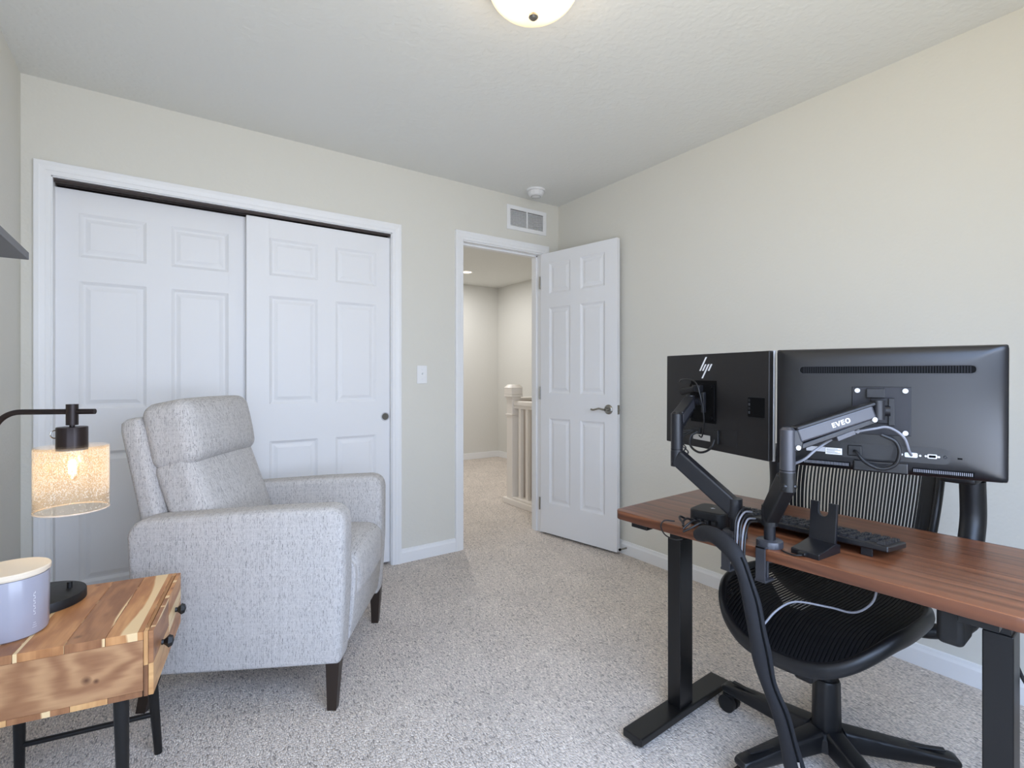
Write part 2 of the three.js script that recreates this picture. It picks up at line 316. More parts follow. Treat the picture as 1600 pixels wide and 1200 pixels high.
{
  const rows = [[0.20, 0.80], [1.0, 1.585], [1.695, 1.897]];
  const lft = thing('door_2', 'white six-panel sliding closet door behind the armchair, left one', 'closet door', [-0.404, 0, ZB - 0.068], 0, null, 'structure');
  sixPanel(lft, 0.80, 1.985, 0.032, 0.015, [[0.100, 0.350], [0.449, 0.697]], rows);
  const rgt = thing('door_3', 'white six-panel sliding closet door with round finger pull', 'closet door', [0.373, 0, ZB - 0.024], 0, null, 'structure');
  sixPanel(rgt, 0.785, 1.985, 0.032, 0.015, [[0.112, 0.361], [0.460, 0.699]], rows);
  const fp = part('finger_pull', lathe([[0.0205, 0.0006], [0.0215, 0.0022], [0.026, 0.0022], [0.027, 0.0002]], 36).rotateX(Math.PI / 2), m.silver, rgt, 'round nickel finger pull'); fp.position.set(0.757, 0.906, 0.0005);
  part('pull_cup', lathe([[0, 0.0006], [0.0205, 0.0012], [0.0208, 0]], 36).rotateX(Math.PI / 2), M({ color: 0x6b675e, roughness: 0.45, metalness: 0.6 }), fp);
  const tr = thing('closet_track', 'dark metal track above the closet doors', 'track');
  part('rail', [rbox(CL.x0 + 0.006, CL.x1 - 0.006, CL.y - 0.014, CL.y - 0.005, ZB - 0.108, ZB - 0.012, 0.001)], M({ color: 0x4a4241, roughness: 0.5, metalness: 0.6 }), tr);
  for (const z of [ZB - 0.016, ZB - 0.062, ZB - 0.106]) part('lip', box(CL.x0 + 0.006, CL.x1 - 0.006, CL.y - 0.02, CL.y - 0.0135, z - 0.002, z + 0.002), M({ color: 0x3c3533, roughness: 0.5, metalness: 0.6 }), tr);
}
{
  // bedroom door, swung open past a right angle against the right wall
  const hx = 2.300, hz = -2.950, fx = 2.422, fz = -2.305, len = Math.hypot(fx - hx, fz - hz);
  const d = thing('door_1', 'white six-panel bedroom door standing open with lever handle', 'door', [hx, 0, hz], 0, null, 'structure');
  d.rotation.y = Math.atan2(-(fz - hz), fx - hx);            // local x runs from the hinge to the free edge, front face looks into the room
  const rows = [[0.235, 0.85], [1.03, 1.65], [1.75, 1.97]], t = 0.034;
  const inner = new THREE.Group(); inner.name = 'leaf';
  sixPanel(d, len, 2.035, t, 0.014, [[0.085, 0.275], [0.362, 0.56]], rows);
  for (const c of d.children) { c.geometry = c.geometry.clone(); c.geometry.translate(0, 0, 0); }
  const hp = part('door_handle', [lathe([[0, 0.012], [0.024, 0.010], [0.031, 0.004], [0.032, 0]], 32).rotateX(Math.PI / 2), rod([0, 0, 0], [0, 0, 0.045], 0.010, 0.009),
    tube([[0.004, 0, 0.044], [-0.018, 0.002, 0.047], [-0.045, 0.006, 0.046], [-0.07, 0.001, 0.044], [-0.092, -0.004, 0.045], [-0.108, -0.001, 0.046]], 0.0065, 40, 10)], m.nickel, d, 'brushed nickel lever handle');
  hp.position.set(0.592, 0.935, 0);
  part('latch_plate', [rbox(len - 0.0005, len + 0.0015, 0.905, 0.965, -0.029, -0.005, 0.001), rbox(len, len + 0.009, 0.927, 0.943, -0.023, -0.011, 0.003)], m.nickel, d, 'nickel latch plate');
  part('rosette', lathe([[0, 0.008], [0.026, 0.006], [0.03, 0]], 32).rotateX(-Math.PI / 2).translate(0.592, 0.935, -t), m.nickel, d);
  for (const y of [0.22, 1.03, 1.84]) part('hinge', rod([-0.004, y - 0.045, 0.004], [-0.004, y + 0.045, 0.004], 0.006), m.nickel, d);
  const s = thing('door_stop', 'small metal spring door stop on the baseboard', 'door stop', [XR - 0.013, 0.045, -2.27]);
  part('spring', rod([0, 0, 0], [-0.055, 0, 0.0], 0.006, 0.005), m.nickel, s); part('rubber_tip', rod([-0.055, 0, 0], [-0.066, 0, 0], 0.008, 0.007), m.dark, s);
}
{ // light switch
  const s = thing('light_switch', 'white toggle light switch between closet and doorway', 'light switch', [1.361, 1.163, ZB]);
  part('cover_plate', rbox(-0.034, 0.034, -0.057, 0.057, 0, 0.006, 0.003), m.trim, s);
  part('toggle', bar([0, 0.002, 0.004], [0, 0.010, 0.018], 0.009, 0.010), m.trim, s);
  for (const y of [-0.03, 0.03]) part('screw', rod([0, y, 0.005], [0, y, 0.0072], 0.003), m.white, s);
}
function ringFrame(w, h, b, t) {                             // flat frame with bevelled rims
  const s = poly([[0, 0], [w, 0], [w, h], [0, h]]); s.holes.push(new THREE.Path([[b, b], [b, h - b], [w - b, h - b], [w - b, b]].map((p) => new THREE.Vector2(...p)))); return [extr(s, t, 0.0025, 2)];
}
{ // return air grille above the door
  const x0 = 2.009, x1 = 2.362, y0 = 2.196, y1 = 2.370, v = thing('air_vent', 'white return air grille above the doorway', 'air vent', [x0, y0, ZB]), w = x1 - x0, h = y1 - y0, b = 0.029;
  part('frame', [...ringFrame(w, h, b, 0.009), rbox(w / 2 - 0.005, w / 2 + 0.005, b, h - b, 0.001, 0.008, 0.001)], m.trim, v);
  { const a = b - 0.001, W = w - b + 0.001, Y = h - b + 0.001, k = 0.0015, dz = -TH + 0.002;               // open sheet-metal duct in the wall behind the louvres
    part('duct', [box(a, W, a, a + k, dz, 0), box(a, W, Y - k, Y, dz, 0), box(a, a + k, a + k, Y - k, dz, 0), box(W - k, W, a + k, Y - k, dz, 0), box(a + k, W - k, a + k, Y - k, dz, dz + k)], M({ color: 0x8f8b86, roughness: 0.5, metalness: 0.5 }), v); }
  const slat = bar([b, 0, 0], [w / 2 - 0.005, 0, 0], 0.0012, 0.0074, [0, 0.85, -0.5], 0.0004);
  for (let i = 0; i < 12; i++) for (const o of [0, w / 2 + 0.005 - b]) { const q = part('slat', slat, m.trim, v); q.position.set(o, b + 0.006 + i * (h - 2 * b - 0.006) / 12, 0.0045); }
}
{ // smoke detector
  const s = thing('smoke_detector', 'round white smoke detector on the ceiling near the grille', 'smoke detector', [2.135, H, -2.79]);
  part('mount', lathe([[0, -0.012], [0.066, -0.012], [0.068, -0.004], [0.068, 0], [0, 0]], 40), m.white, s);
  part('body', lathe([[0, -0.046], [0.030, -0.046], [0.046, -0.040], [0.054, -0.026], [0.055, -0.0125], [0, -0.0125]], 40), m.white, s);
  part('sensor_grille', lathe([[0.030, -0.0475], [0.034, -0.0475], [0.034, -0.044], [0.030, -0.044]], 40), M({ color: 0xb9b9b4, roughness: 0.6 }), s);
}
{ // grey shelf on the left wall
  const s = thing('wall_shelf', 'grey floating shelf on the left wall', 'shelf');
  part('board', rbox(XL, -0.288, 1.458, 1.478, -1.85, -0.95, 0.0015), m.shelf, s);
  part('bracket', [rbox(XL, XL + 0.02, 1.43, 1.458, -1.78, -1.02, 0.001)], m.shelf, s);
}
// ---------------------------------------------------------------- lamps of the house
{ // flush dome on the ceiling
  const d = thing('ceiling_light', 'glowing frosted glass dome light on the ceiling', 'ceiling light', [0.985, H, -1.30]);
  part('canopy', lathe([[0, -0.03], [0.085, -0.03], [0.15, -0.026], [0.158, -0.018], [0.155, 0], [0, 0]], 48), m.nickel, d);
  const pr = []; for (let i = 0; i <= 14; i++) { const a = i / 14 * Math.PI / 2; pr.push([0.148 * Math.sin(a) + 0.0005, -0.03 - 0.10 * Math.cos(a)]); }
  part('glass_dome', lathe(pr, 56), MP({ color: 0xfff1d6, roughness: 0.9, transmission: 0.5, thickness: 0, emissive: new THREE.Color().setRGB(1, 0.72, 0.42), emissiveIntensity: 0.22, side: THREE.DoubleSide }), d);
  part('finial', lathe([[0, -0.147], [0.010, -0.1455], [0.0155, -0.140], [0.0145, -0.134], [0.009, -0.1285], [0, -0.128]], 24), m.nickel, d);
  for (const s of [-1, 1]) {
    part('bulb', new THREE.SphereGeometry(0.026, 20, 14).translate(s * 0.06 * 0.82, -0.075, s * 0.06 * 0.57), MP({ color: 0xffffff, emissive: new THREE.Color().setRGB(1, 0.78, 0.5), emissiveIntensity: 4, roughness: 0.5 }), d);
    const l = new THREE.PointLight(new THREE.Color().setRGB(1, 0.84, 0.64), 0.045); l.name = 'ceiling_bulb_light'; l.position.set(s * 0.06 * 0.82, -0.075, s * 0.06 * 0.57); l.castShadow = true; l.shadow.radius = 1.2; d.add(l);
  }
}
for (const [x, z, lab] of [[3.09, -5.44, 'round recessed light in the hall ceiling seen through the doorway'], [2.2, -4.3, 'round recessed light in the hall ceiling nearer the doorway']]) {
  const d = thing('recessed_light', lab, 'ceiling light', [x, H, z], 0, 'recessed lights in the hall');
  part('trim_ring', lathe([[0.062, -0.001], [0.066, -0.005], [0.085, -0.004], [0.088, 0]], 40), m.trim, d);
  part('lens', lathe([[0, -0.002], [0.063, -0.002], [0.063, -0.0005], [0, -0.0005]], 40), MP({ color: 0xffffff, emissive: new THREE.Color().setRGB(1, 0.82, 0.58), emissiveIntensity: 3 }), d);
  const l = new THREE.RectAreaLight(new THREE.Color().setRGB(1, 1, 1), 360, 0.11, 0.11); l.name = 'recessed_lamp_light'; l.position.set(0, -0.008, 0); l.rotation.x = -Math.PI / 2; d.add(l);
}
// ---------------------------------------------------------------- stair railing in the hall
{
  const x = 2.65, z0 = -3.80, st = thing('stair_railing', 'white stair railing with newel post in the hall', 'railing', [x, 0, z0]);
  const sq = (w, y0, y1, r = 0.004) => rbox(-w / 2, w / 2, y0, y1, -w / 2, w / 2, r);
  part('newel_post', [sq(0.088, 0, 0.98), sq(0.104, 0.80, 0.815), sq(0.098, 0.785, 0.80), sq(0.10, 0.95, 0.968), sq(0.124, 0.968, 0.99)], m.stair, st);
  part('newel_cap', [new THREE.CylinderGeometry(0.055, 0.088, 0.03, 4, 1).rotateY(Math.PI / 4).translate(0, 1.066, 0), sq(0.122, 0.99, 1.052, 0.006)], m.stair, st);
  part('handrail', [rbox(-0.03, 0.03, 0.885, 0.935, 0.04, 0.72, 0.015, 3), rbox(-0.022, 0.022, 0.865, 0.889, 0.04, 0.72, 0.003)], m.stair, st);
  part('base_rail', [rbox(-0.065, 0.065, 0, 0.05, -0.09, 0.72, 0.004), rbox(-0.04, 0.04, 0.05, 0.07, 0.0, 0.72, 0.006)], m.stair, st);
  const bal = [rbox(-0.017, 0.017, 0.06, 0.87, -0.017, 0.017, 0.003)]; const bg = merge(bal);
  for (let i = 0; i < 6; i++) { const q = part('baluster', bg, m.stair, st); q.position.z = 0.12 + i * 0.105; }
  const hw = thing('half_wall', 'white half wall behind the stair railing', 'half wall', [0, 0, 0], 0, null, 'structure');
  part('wall_body', muv(box(2.72, HX, 0, 0.93, -4.0, -3.90)), M({ color: 0xeadfd6, roughness: 0.8 }), hw);
  part('cap', rbox(2.717, HX, 0.93, 0.955, -4.02, -3.88, 0.004), m.stair, hw);
}

// ---------------------------------------------------------------- armchair (local: x forward, z towards the near side; origin under the near front leg)
{
  const f = [0.84, 0.543], L = Math.hypot(...f), turn = Math.atan2(-f[1], f[0]);
  const c = thing('armchair', 'light grey tweed recliner armchair with dark wooden legs', 'armchair', [0.492, 0, -1.802], turn);
  const W0 = 0.034, W1 = -0.648, AT = 0.118;                 // outer sides, arm thickness
  const F = (g) => muv(g);
  // arm: side profile with a domed top, rounded front and slightly raking underside
  const armShape = () => {
    const s = new THREE.Shape(); s.moveTo(-0.655, 0.125); s.lineTo(0.022, 0.160); s.quadraticCurveTo(0.032, 0.161, 0.034, 0.185); s.lineTo(0.047, 0.42); s.lineTo(0.048, 0.635);
    s.quadraticCurveTo(0.046, 0.694, -0.012, 0.698); s.lineTo(-0.22, 0.690); s.lineTo(-0.615, 0.664); s.quadraticCurveTo(-0.680, 0.656, -0.684, 0.598); s.lineTo(-0.668, 0.30); s.lineTo(-0.664, 0.14); s.quadraticCurveTo(-0.663, 0.126, -0.655, 0.125); return s;
  };
  const arm = new THREE.ExtrudeGeometry(armShape(), { depth: AT - 0.056, bevelEnabled: true, bevelThickness: 0.028, bevelSize: 0.024, bevelOffset: -0.024, bevelSegments: 6, curveSegments: 16 });
  const smooth = (g) => toCreasedNormals(g, 1.0);
  for (const z of [W0 - AT + 0.028, W1 + 0.028]) part('arm', F(smooth(arm.clone().translate(0, 0, z))), m.fabric, c);
  const zi0 = W1 + AT, zi1 = W0 - AT, zc = (zi0 + zi1) / 2, wi = zi1 - zi0;
  // seat box and cushion
  part('seat_base', F(pad(0.60, 0.20, wi + 0.01, 0.02, 6).translate(-0.30, 0.245, zc)), m.fabric, c);
  part('seat_cushion', F(pad(0.60, 0.19, wi - 0.004, 0.05, 22, (q, x, y, z) => { const k = (1 - z * z) * (1 - x * x * 0.6); if (y > 0) q.y += 0.022 * k; if (x > 0) q.x += 0.016 * (1 - y * y) * (1 - z * z); }).translate(-0.245, 0.405, zc)), m.fabric, c);
  // front panel under the cushion (folded footrest)
  const fp = new THREE.Shape(); fp.moveTo(-0.05, 0.165); fp.lineTo(0.012, 0.172); fp.quadraticCurveTo(0.03, 0.178, 0.036, 0.21); fp.quadraticCurveTo(0.056, 0.36, 0.054, 0.43); fp.quadraticCurveTo(0.052, 0.475, 0.015, 0.482); fp.lineTo(-0.05, 0.478); fp.closePath();
  part('front_panel', F(smooth(new THREE.ExtrudeGeometry(fp, { depth: wi - 0.014, bevelEnabled: true, bevelThickness: 0.006, bevelSize: 0.006, bevelOffset: -0.006, bevelSegments: 3, curveSegments: 14 }).translate(0, 0, zi0 + 0.007))), m.fabric, c);
  // back: shell, lumbar cushion, head pillow, all leaning
  const lean = (g, a, x, y) => g.rotateZ(a).translate(x, y, zc);
  part('back_shell', F(lean(pad(0.085, 0.66, wi + 0.058, 0.032, 16, (q, x, y, z) => { q.x += 0.008 * (1 - z * z) * (x < 0 ? -1 : 0); }), 0.215, -0.668, 0.675)), m.fabric, c);
  part('back_cushion', F(lean(pad(0.15, 0.45, wi + 0.030, 0.045, 22, (q, x, y, z) => { if (x > 0) q.x += 0.024 * (1 - z * z) * (1 - y * y); }), 0.33, -0.535, 0.640)), m.fabric, c);
  part('head_pillow', F(lean(pad(0.175, 0.240, wi + 0.036, 0.048, 24, (q, x, y, z) => { const k = (1 - z * z) * (1 - y * y); if (x > 0) q.x += 0.022 * k; q.y += 0.004 * (1 - z * z) * Math.sign(y) * Math.abs(y) - 0.006 * z * z * (y < 0 ? 1 : 0); }), 0.20, -0.610, 0.938)), m.fabric, c);
  const leg = (x, z, h, sx, sz) => { const s = new THREE.CylinderGeometry(0.0325, 0.0215, h, 4, 1).rotateY(Math.PI / 4).translate(0, h / 2, 0); const p = s.attributes.position; for (let i = 0; i < p.count; i++) { const k = 1 - p.getY(i) / h; p.setX(i, p.getX(i) + sx * k); p.setZ(i, p.getZ(i) + sz * k); } s.translate(x, 0, z); return toCreasedNormals(s.toNonIndexed(), 0.3); };
  part('leg', leg(0.006, 0.0, 0.165, -0.004, 0.004), m.legwood, c); part('leg', leg(0.006, -0.614, 0.165, -0.004, -0.004), m.legwood, c);
  part('leg', leg(-0.615, -0.01, 0.135, -0.03, 0.008), m.legwood, c); part('leg', leg(-0.615, -0.604, 0.135, -0.03, -0.008), m.legwood, c);
}
// ---------------------------------------------------------------- side table
{
  const W = 0.43, D = 0.405, TY = 0.53, BX = 0.157, t = thing('side_table', 'acacia wood side table with two small drawers on black metal legs', 'side table', [-0.192, 0, -1.746], -9.5 * Math.PI / 180);
  const x1 = W / 2, x0 = -W / 2, z1 = D / 2, z0 = -D / 2, yb = TY - BX;
  const pw = [0.088, 0.082, 0.090, 0.076, 0.074]; let x = x0; const xd = x1 - 0.020, s = (xd - x0) / pw.reduce((a, b) => a + b);
  const order = [3, 1, 0, 1, 2];
  pw.forEach((w, i) => {                                       // boards of the top, grain along z
    const a = x, b = x + w * s; x = b;
    part('top_plank', muv(rbox(a, b - 0.0006, TY - 0.020, TY, z0, z1, 0.0012), false, i * 0.31 + 0.017, i * 0.17), ac[order[i]], t);
  });
  part('side_panel', muv(rbox(x0, xd - 0.001, yb + 0.014, TY - 0.0205, z1 - 0.020, z1 - 0.001, 0.001), false, 0.2, -yb), acPanel, t, 'wavy grained side panel');
  part('side_panel', muv(rbox(x0, xd - 0.001, yb + 0.014, TY - 0.0205, z0 + 0.001, z0 + 0.020, 0.001), false, 0.35, -yb), acPanel, t);
  part('back_panel', muv(rbox(x0, x0 + 0.018, yb + 0.014, TY - 0.0205, z0 + 0.0205, z1 - 0.0205, 0.001), true), ac[0], t);
  let z = x0; [0.1, 0.06, 0.11, 0.07, 0.068].forEach((w, i) => { const b = Math.min(z + w, xd); part('bottom_plank', muv(rbox(z, b - 0.0006, yb, yb + 0.0138, z0 + 0.001, z1 - 0.001, 0.001), false, i * 0.23, 0.1), ac[[4, 3, 1, 3, 4][i]], t); z = b; });
  // corner ends of the carcass, then the two drawer fronts
  for (const zz of [[z1 - 0.021, z1], [z0, z0 + 0.021]]) { part('front_post', muv(rbox(xd, xd + 0.009, yb + 0.075, TY, zz[0], zz[1], 0.001)), ac[3], t); part('front_post', muv(rbox(xd, xd + 0.009, yb, yb + 0.0745, zz[0], zz[1], 0.001)), ac[4], t); }
  part('front_rail', rbox(xd, xd + 0.008, yb, TY - 0.0006, z0 + 0.0215, z1 - 0.0215, 0.001), M({ color: 0xa87748, roughness: 0.5 }), t);
  for (const [a, b, k] of [[0.0015, z1, 1], [z0, -0.0015, 2]]) {
    const d = part('drawer', [muv(rbox(xd + 0.0095, x1, yb + 0.078, TY - 0.001, a, b, 0.0015), true, k * 0.3, 0.04)], ac[k], t);
    part('drawer_board', muv(rbox(xd + 0.0095, x1, yb + 0.001, yb + 0.0775, a, b, 0.0015), true, k * 0.2 + 0.1, 0.3), ac[k === 1 ? 3 : 0], d);
    part('knob', lathe([[0, 0.028], [0.012, 0.0245], [0.016, 0.016], [0.010, 0.010], [0.006, 0.005], [0.007, 0]], 6).rotateZ(-Math.PI / 2).translate(x1, yb + 0.08, (a + b) / 2), m.black, d, 'faceted black knob');
  }
  const lg = (lx, lz, sx, sz) => rod([lx + sx * 0.022, 0.0, lz + sz * 0.022], [lx, yb, lz], 0.0105, 0.0165, 20);
  const P = { fr: [x1 - 0.075, z0 + 0.055, 1, -1], fl: [x0 + 0.062, z0 + 0.055, -0.3, -1], nr: [x1 - 0.075, z1 - 0.050, 0.4, 0.6], nl: [x0 + 0.062, z1 - 0.050, -0.4, 0.6] };
  for (const k of ['fr', 'fl', 'nr', 'nl']) part('leg', lg(...P[k]), m.blackMetal, t);
  for (const k of [['fr', 'fl'], ['nr', 'nl']]) if (k[0] === 'fr') part('stretcher', rod([P[k[0]][0] + 0.010, 0.125, P[k[0]][1] - 0.014], [P[k[1]][0] - 0.005, 0.125, P[k[1]][1] - 0.014], 0.0075), m.blackMetal, t);
}
// table lamp with a seeded glass shade
{
  const bx = -0.27, bz = -1.86, TY = 0.53, l = thing('table_lamp', 'dark bronze table lamp with glowing seeded glass shade', 'lamp', [bx, TY, bz]);
  const sx = -0.195 - bx, sz = -1.80 - bz, px = -0.0935, pz = -0.022, AY = 1.052 - TY;
  part('base', lathe([[0, 0.026], [0.094, 0.026], [0.0985, 0.0245], [0.10, 0.021], [0.10, 0.001], [0.098, 0], [0, 0]], 56), m.black, l);
  part('switch_knob', rod([0.062, 0.026, -0.012], [0.062, 0.043, -0.012], 0.0065, 0.0062), m.black, l);
  const dx = sx - px, dz = sz - pz, D = Math.hypot(dx, dz), u = [dx / D, dz / D], q = (s, y) => [px + u[0] * s, y, pz + u[1] * s], pts = [[px, 0.02, pz], [px, 0.2, pz], [px, AY - 0.10, pz]];
  for (let i = 0; i <= 8; i++) { const a = i / 8 * Math.PI / 2; pts.push(q(0.065 * (1 - Math.cos(a)), AY - 0.065 + 0.065 * Math.sin(a))); }
  pts.push(q(0.10, AY), q(D, AY), q(D + 0.055, AY));
  part('stem', [tube(pts, 0.0072, 120, 12), rod(q(D + 0.053, AY), q(D + 0.0555, AY), 0.0072)], m.bronze, l);
  part('joint', rod([sx, AY - 0.036, sz], [sx, AY + 0.020, sz], 0.0135), m.bronze, l);
  part('socket', [rod([sx, AY - 0.042, sz], [sx, AY - 0.034, sz], 0.006), lathe([[0, 0], [0.033, 0], [0.034, -0.002], [0.034, -0.062], [0, -0.062]], 36).translate(sx, AY - 0.041, sz)], m.bronze, l);
  const top = AY - 0.092, bot = top - 0.171, R = 0.08;
  const sh = part('glass_shade', lathe([[0.034, top + 0.001], [R - 0.003, top], [R, top - 0.003], [R, bot], [R - 0.0025, bot], [R - 0.0025, top - 0.005], [0.034, top - 0.002]], 72).translate(sx, 0, sz), MP({ color: 0xfff6e8, roughness: 0.1, transmission: 0.92, thickness: 0, ior: 1.5 }), l, 'seeded glass drum shade');
  part('shade_rim', new THREE.TorusGeometry(R - 0.0012, 0.0021, 10, 72).rotateX(Math.PI / 2).translate(sx, bot, sz), MP({ color: 0xfff8ee, roughness: 0.15, transmission: 0.55, thickness: 0 }), sh);
  const n = 7000, sd = new THREE.InstancedMesh(new THREE.IcosahedronGeometry(1, 0), MP({ color: 0xffffff, roughness: 0.5, transmission: 0.35, thickness: 0 }), n), mt = new THREE.Matrix4();
  for (let i = 0; i < n; i++) { const a = rnd() * Math.PI * 2, y = top - 0.006 - (rnd() < 0.80 ? rnd() * 0.126 : rnd() * 0.162), s = rr(0.0005, 0.00125); mt.compose(V(sx + Math.cos(a) * (R - 0.0012), y, sz + Math.sin(a) * (R - 0.0012)), new THREE.Quaternion(), V(s, s * rr(1, 1.8), s)); sd.setMatrixAt(i, mt); }
  sd.name = 'glass_seeds'; sd.userData.kind = 'stuff'; prep(sd); sh.add(sd);
  part('bulb', lathe([[0, -0.062], [0.006, -0.0615], [0.0165, -0.048], [0.019, -0.034], [0.016, -0.018], [0.011, -0.004], [0.011, 0.006]], 28).translate(sx, AY - 0.122, sz), MP({ color: 0xfff0d8, roughness: 0.05, transmission: 1, thickness: 0 }), l);
  const fil = []; for (let i = 0; i < 6; i++) { const a = i / 6 * Math.PI * 2; fil.push(rod([sx + Math.cos(a) * 0.007, AY - 0.168, sz + Math.sin(a) * 0.007], [sx + Math.cos(a) * 0.006, AY - 0.132, sz + Math.sin(a) * 0.006], 0.0016)); }
  part('filament', fil, MP({ color: 0xffffff, emissive: new THREE.Color().setRGB(1, 0.90, 0.72), emissiveIntensity: 8 }), l);
  const pl = new THREE.PointLight(new THREE.Color().setRGB(1, 0.92, 0.80), 0.032); pl.name = 'filament_light'; pl.position.set(sx, AY - 0.15, sz); pl.castShadow = true; pl.shadow.radius = 0.6; l.add(pl);
  part('pull_ring', new THREE.TorusGeometry(0.0105, 0.0016, 10, 28).rotateY(0.5).translate(sx - 0.036, AY - 0.060, sz - 0.012), m.chrome, l, 'chrome switch ring');
}
{ // candle jar
  const c = thing('candle_jar', 'lavender ceramic candle jar with pale wooden lid', 'candle', [-0.296, 0.53, -1.688]);
  part('jar', lathe([[0, 0.002], [0.062, 0], [0.068, 0.004], [0.070, 0.012], [0.0715, 0.138], [0.070, 0.141], [0, 0.141]], 64), m.ceramic, c);
  part('lid', lathe([[0, 0.142], [0.069, 0.142], [0.069, 0.144], [0.0735, 0.146], [0.074, 0.155], [0.072, 0.1575], [0, 0.1575]], 64), m.lidwood, c);
  const marks = []; const a0 = 0.78;                          // small printed column on the side
  const put = (y, w, h, da = 0) => { const g = new THREE.BoxGeometry(w, h, 0.0003); const a = a0 + da; g.rotateY(Math.PI / 2 - a).translate(0.0712 * Math.cos(a), y, 0.0712 * Math.sin(a)); marks.push(g); };
  for (let i = 0; i < 9; i++) { put(0.052 + i * 0.0062, 0.0042, 0.0010); put(0.0542 + i * 0.0062, 0.0010, 0.0030, (i % 2 ? 0.022 : -0.022)); }
  for (let i = 0; i < 3; i++) put(0.022 + i * 0.005, 0.010 - i * 0.002, 0.0008);
  part('print', marks, m.white, c);
}
// ---------------------------------------------------------------- desk
const DK = { x: 1.479, z: -0.692, turn: 2.95 * Math.PI / 180, top: 0.72 };
{
  const d = thing('standing_desk', 'standing desk with walnut top and black T-shaped legs', 'desk', [DK.x, 0, DK.z], DK.turn);
  const g = new THREE.ExtrudeGeometry(roundRect(0.51, 0.955, 0.03), { depth: 0.028 - 0.006, bevelEnabled: true, bevelThickness: 0.003, bevelSize: 0.003, bevelOffset: -0.003, bevelSegments: 3, curveSegments: 12 }).rotateX(Math.PI / 2).translate(0, DK.top - 0.003, 0);
  const dg = muv(toCreasedNormals(g, 0.5), false), dp = dg.attributes.position, dn = dg.attributes.normal, du = dg.attributes.uv;
  for (let i = 0; i < dp.count; i++) if (Math.abs(dn.getY(i)) < 0.7) du.setXY(i, dp.getX(i) * 0.2 + dp.getY(i), dp.getZ(i));
  part('desktop', dg, m.walnut, d);
  for (const z of [-0.405, 0.392]) {
    part('column', [rbox(-0.036, 0.036, 0.036, 0.60, z - 0.025, z + 0.025, 0.003), rbox(-0.031, 0.031, 0.5, 0.675, z - 0.0205, z + 0.0205, 0.003)], m.deskMetal, d);
    part('foot', [rbox(-0.255, 0.250, 0.012, 0.037, z - 0.036, z + 0.036, 0.004), ...[-0.23, 0.225].map((x) => rod([x, 0, z], [x, 0.014, z], 0.016))], m.deskMetal, d);
    part('top_bracket', rbox(-0.22, 0.22, 0.668, DK.top - 0.0285, z - 0.03, z + 0.03, 0.002), m.deskMetal, d);
  }
  for (const x of [-0.11, 0.11]) part('cross_rail', rbox(x - 0.02, x + 0.02, 0.662, DK.top - 0.0285, -0.375, 0.362, 0.002), m.deskMetal, d);
  const p = part('motor_box', [rbox(-0.165, -0.085, 0.592, DK.top - 0.0285, 0.316, 0.362, 0.012, 3)], m.black, d, 'black rounded box under the desktop');
}
const WL = (x, z, y, turn) => (px, py, pz) => { const c = Math.cos(turn), s = Math.sin(turn); return [x + px * c + pz * s, y + py, z - px * s + pz * c]; };
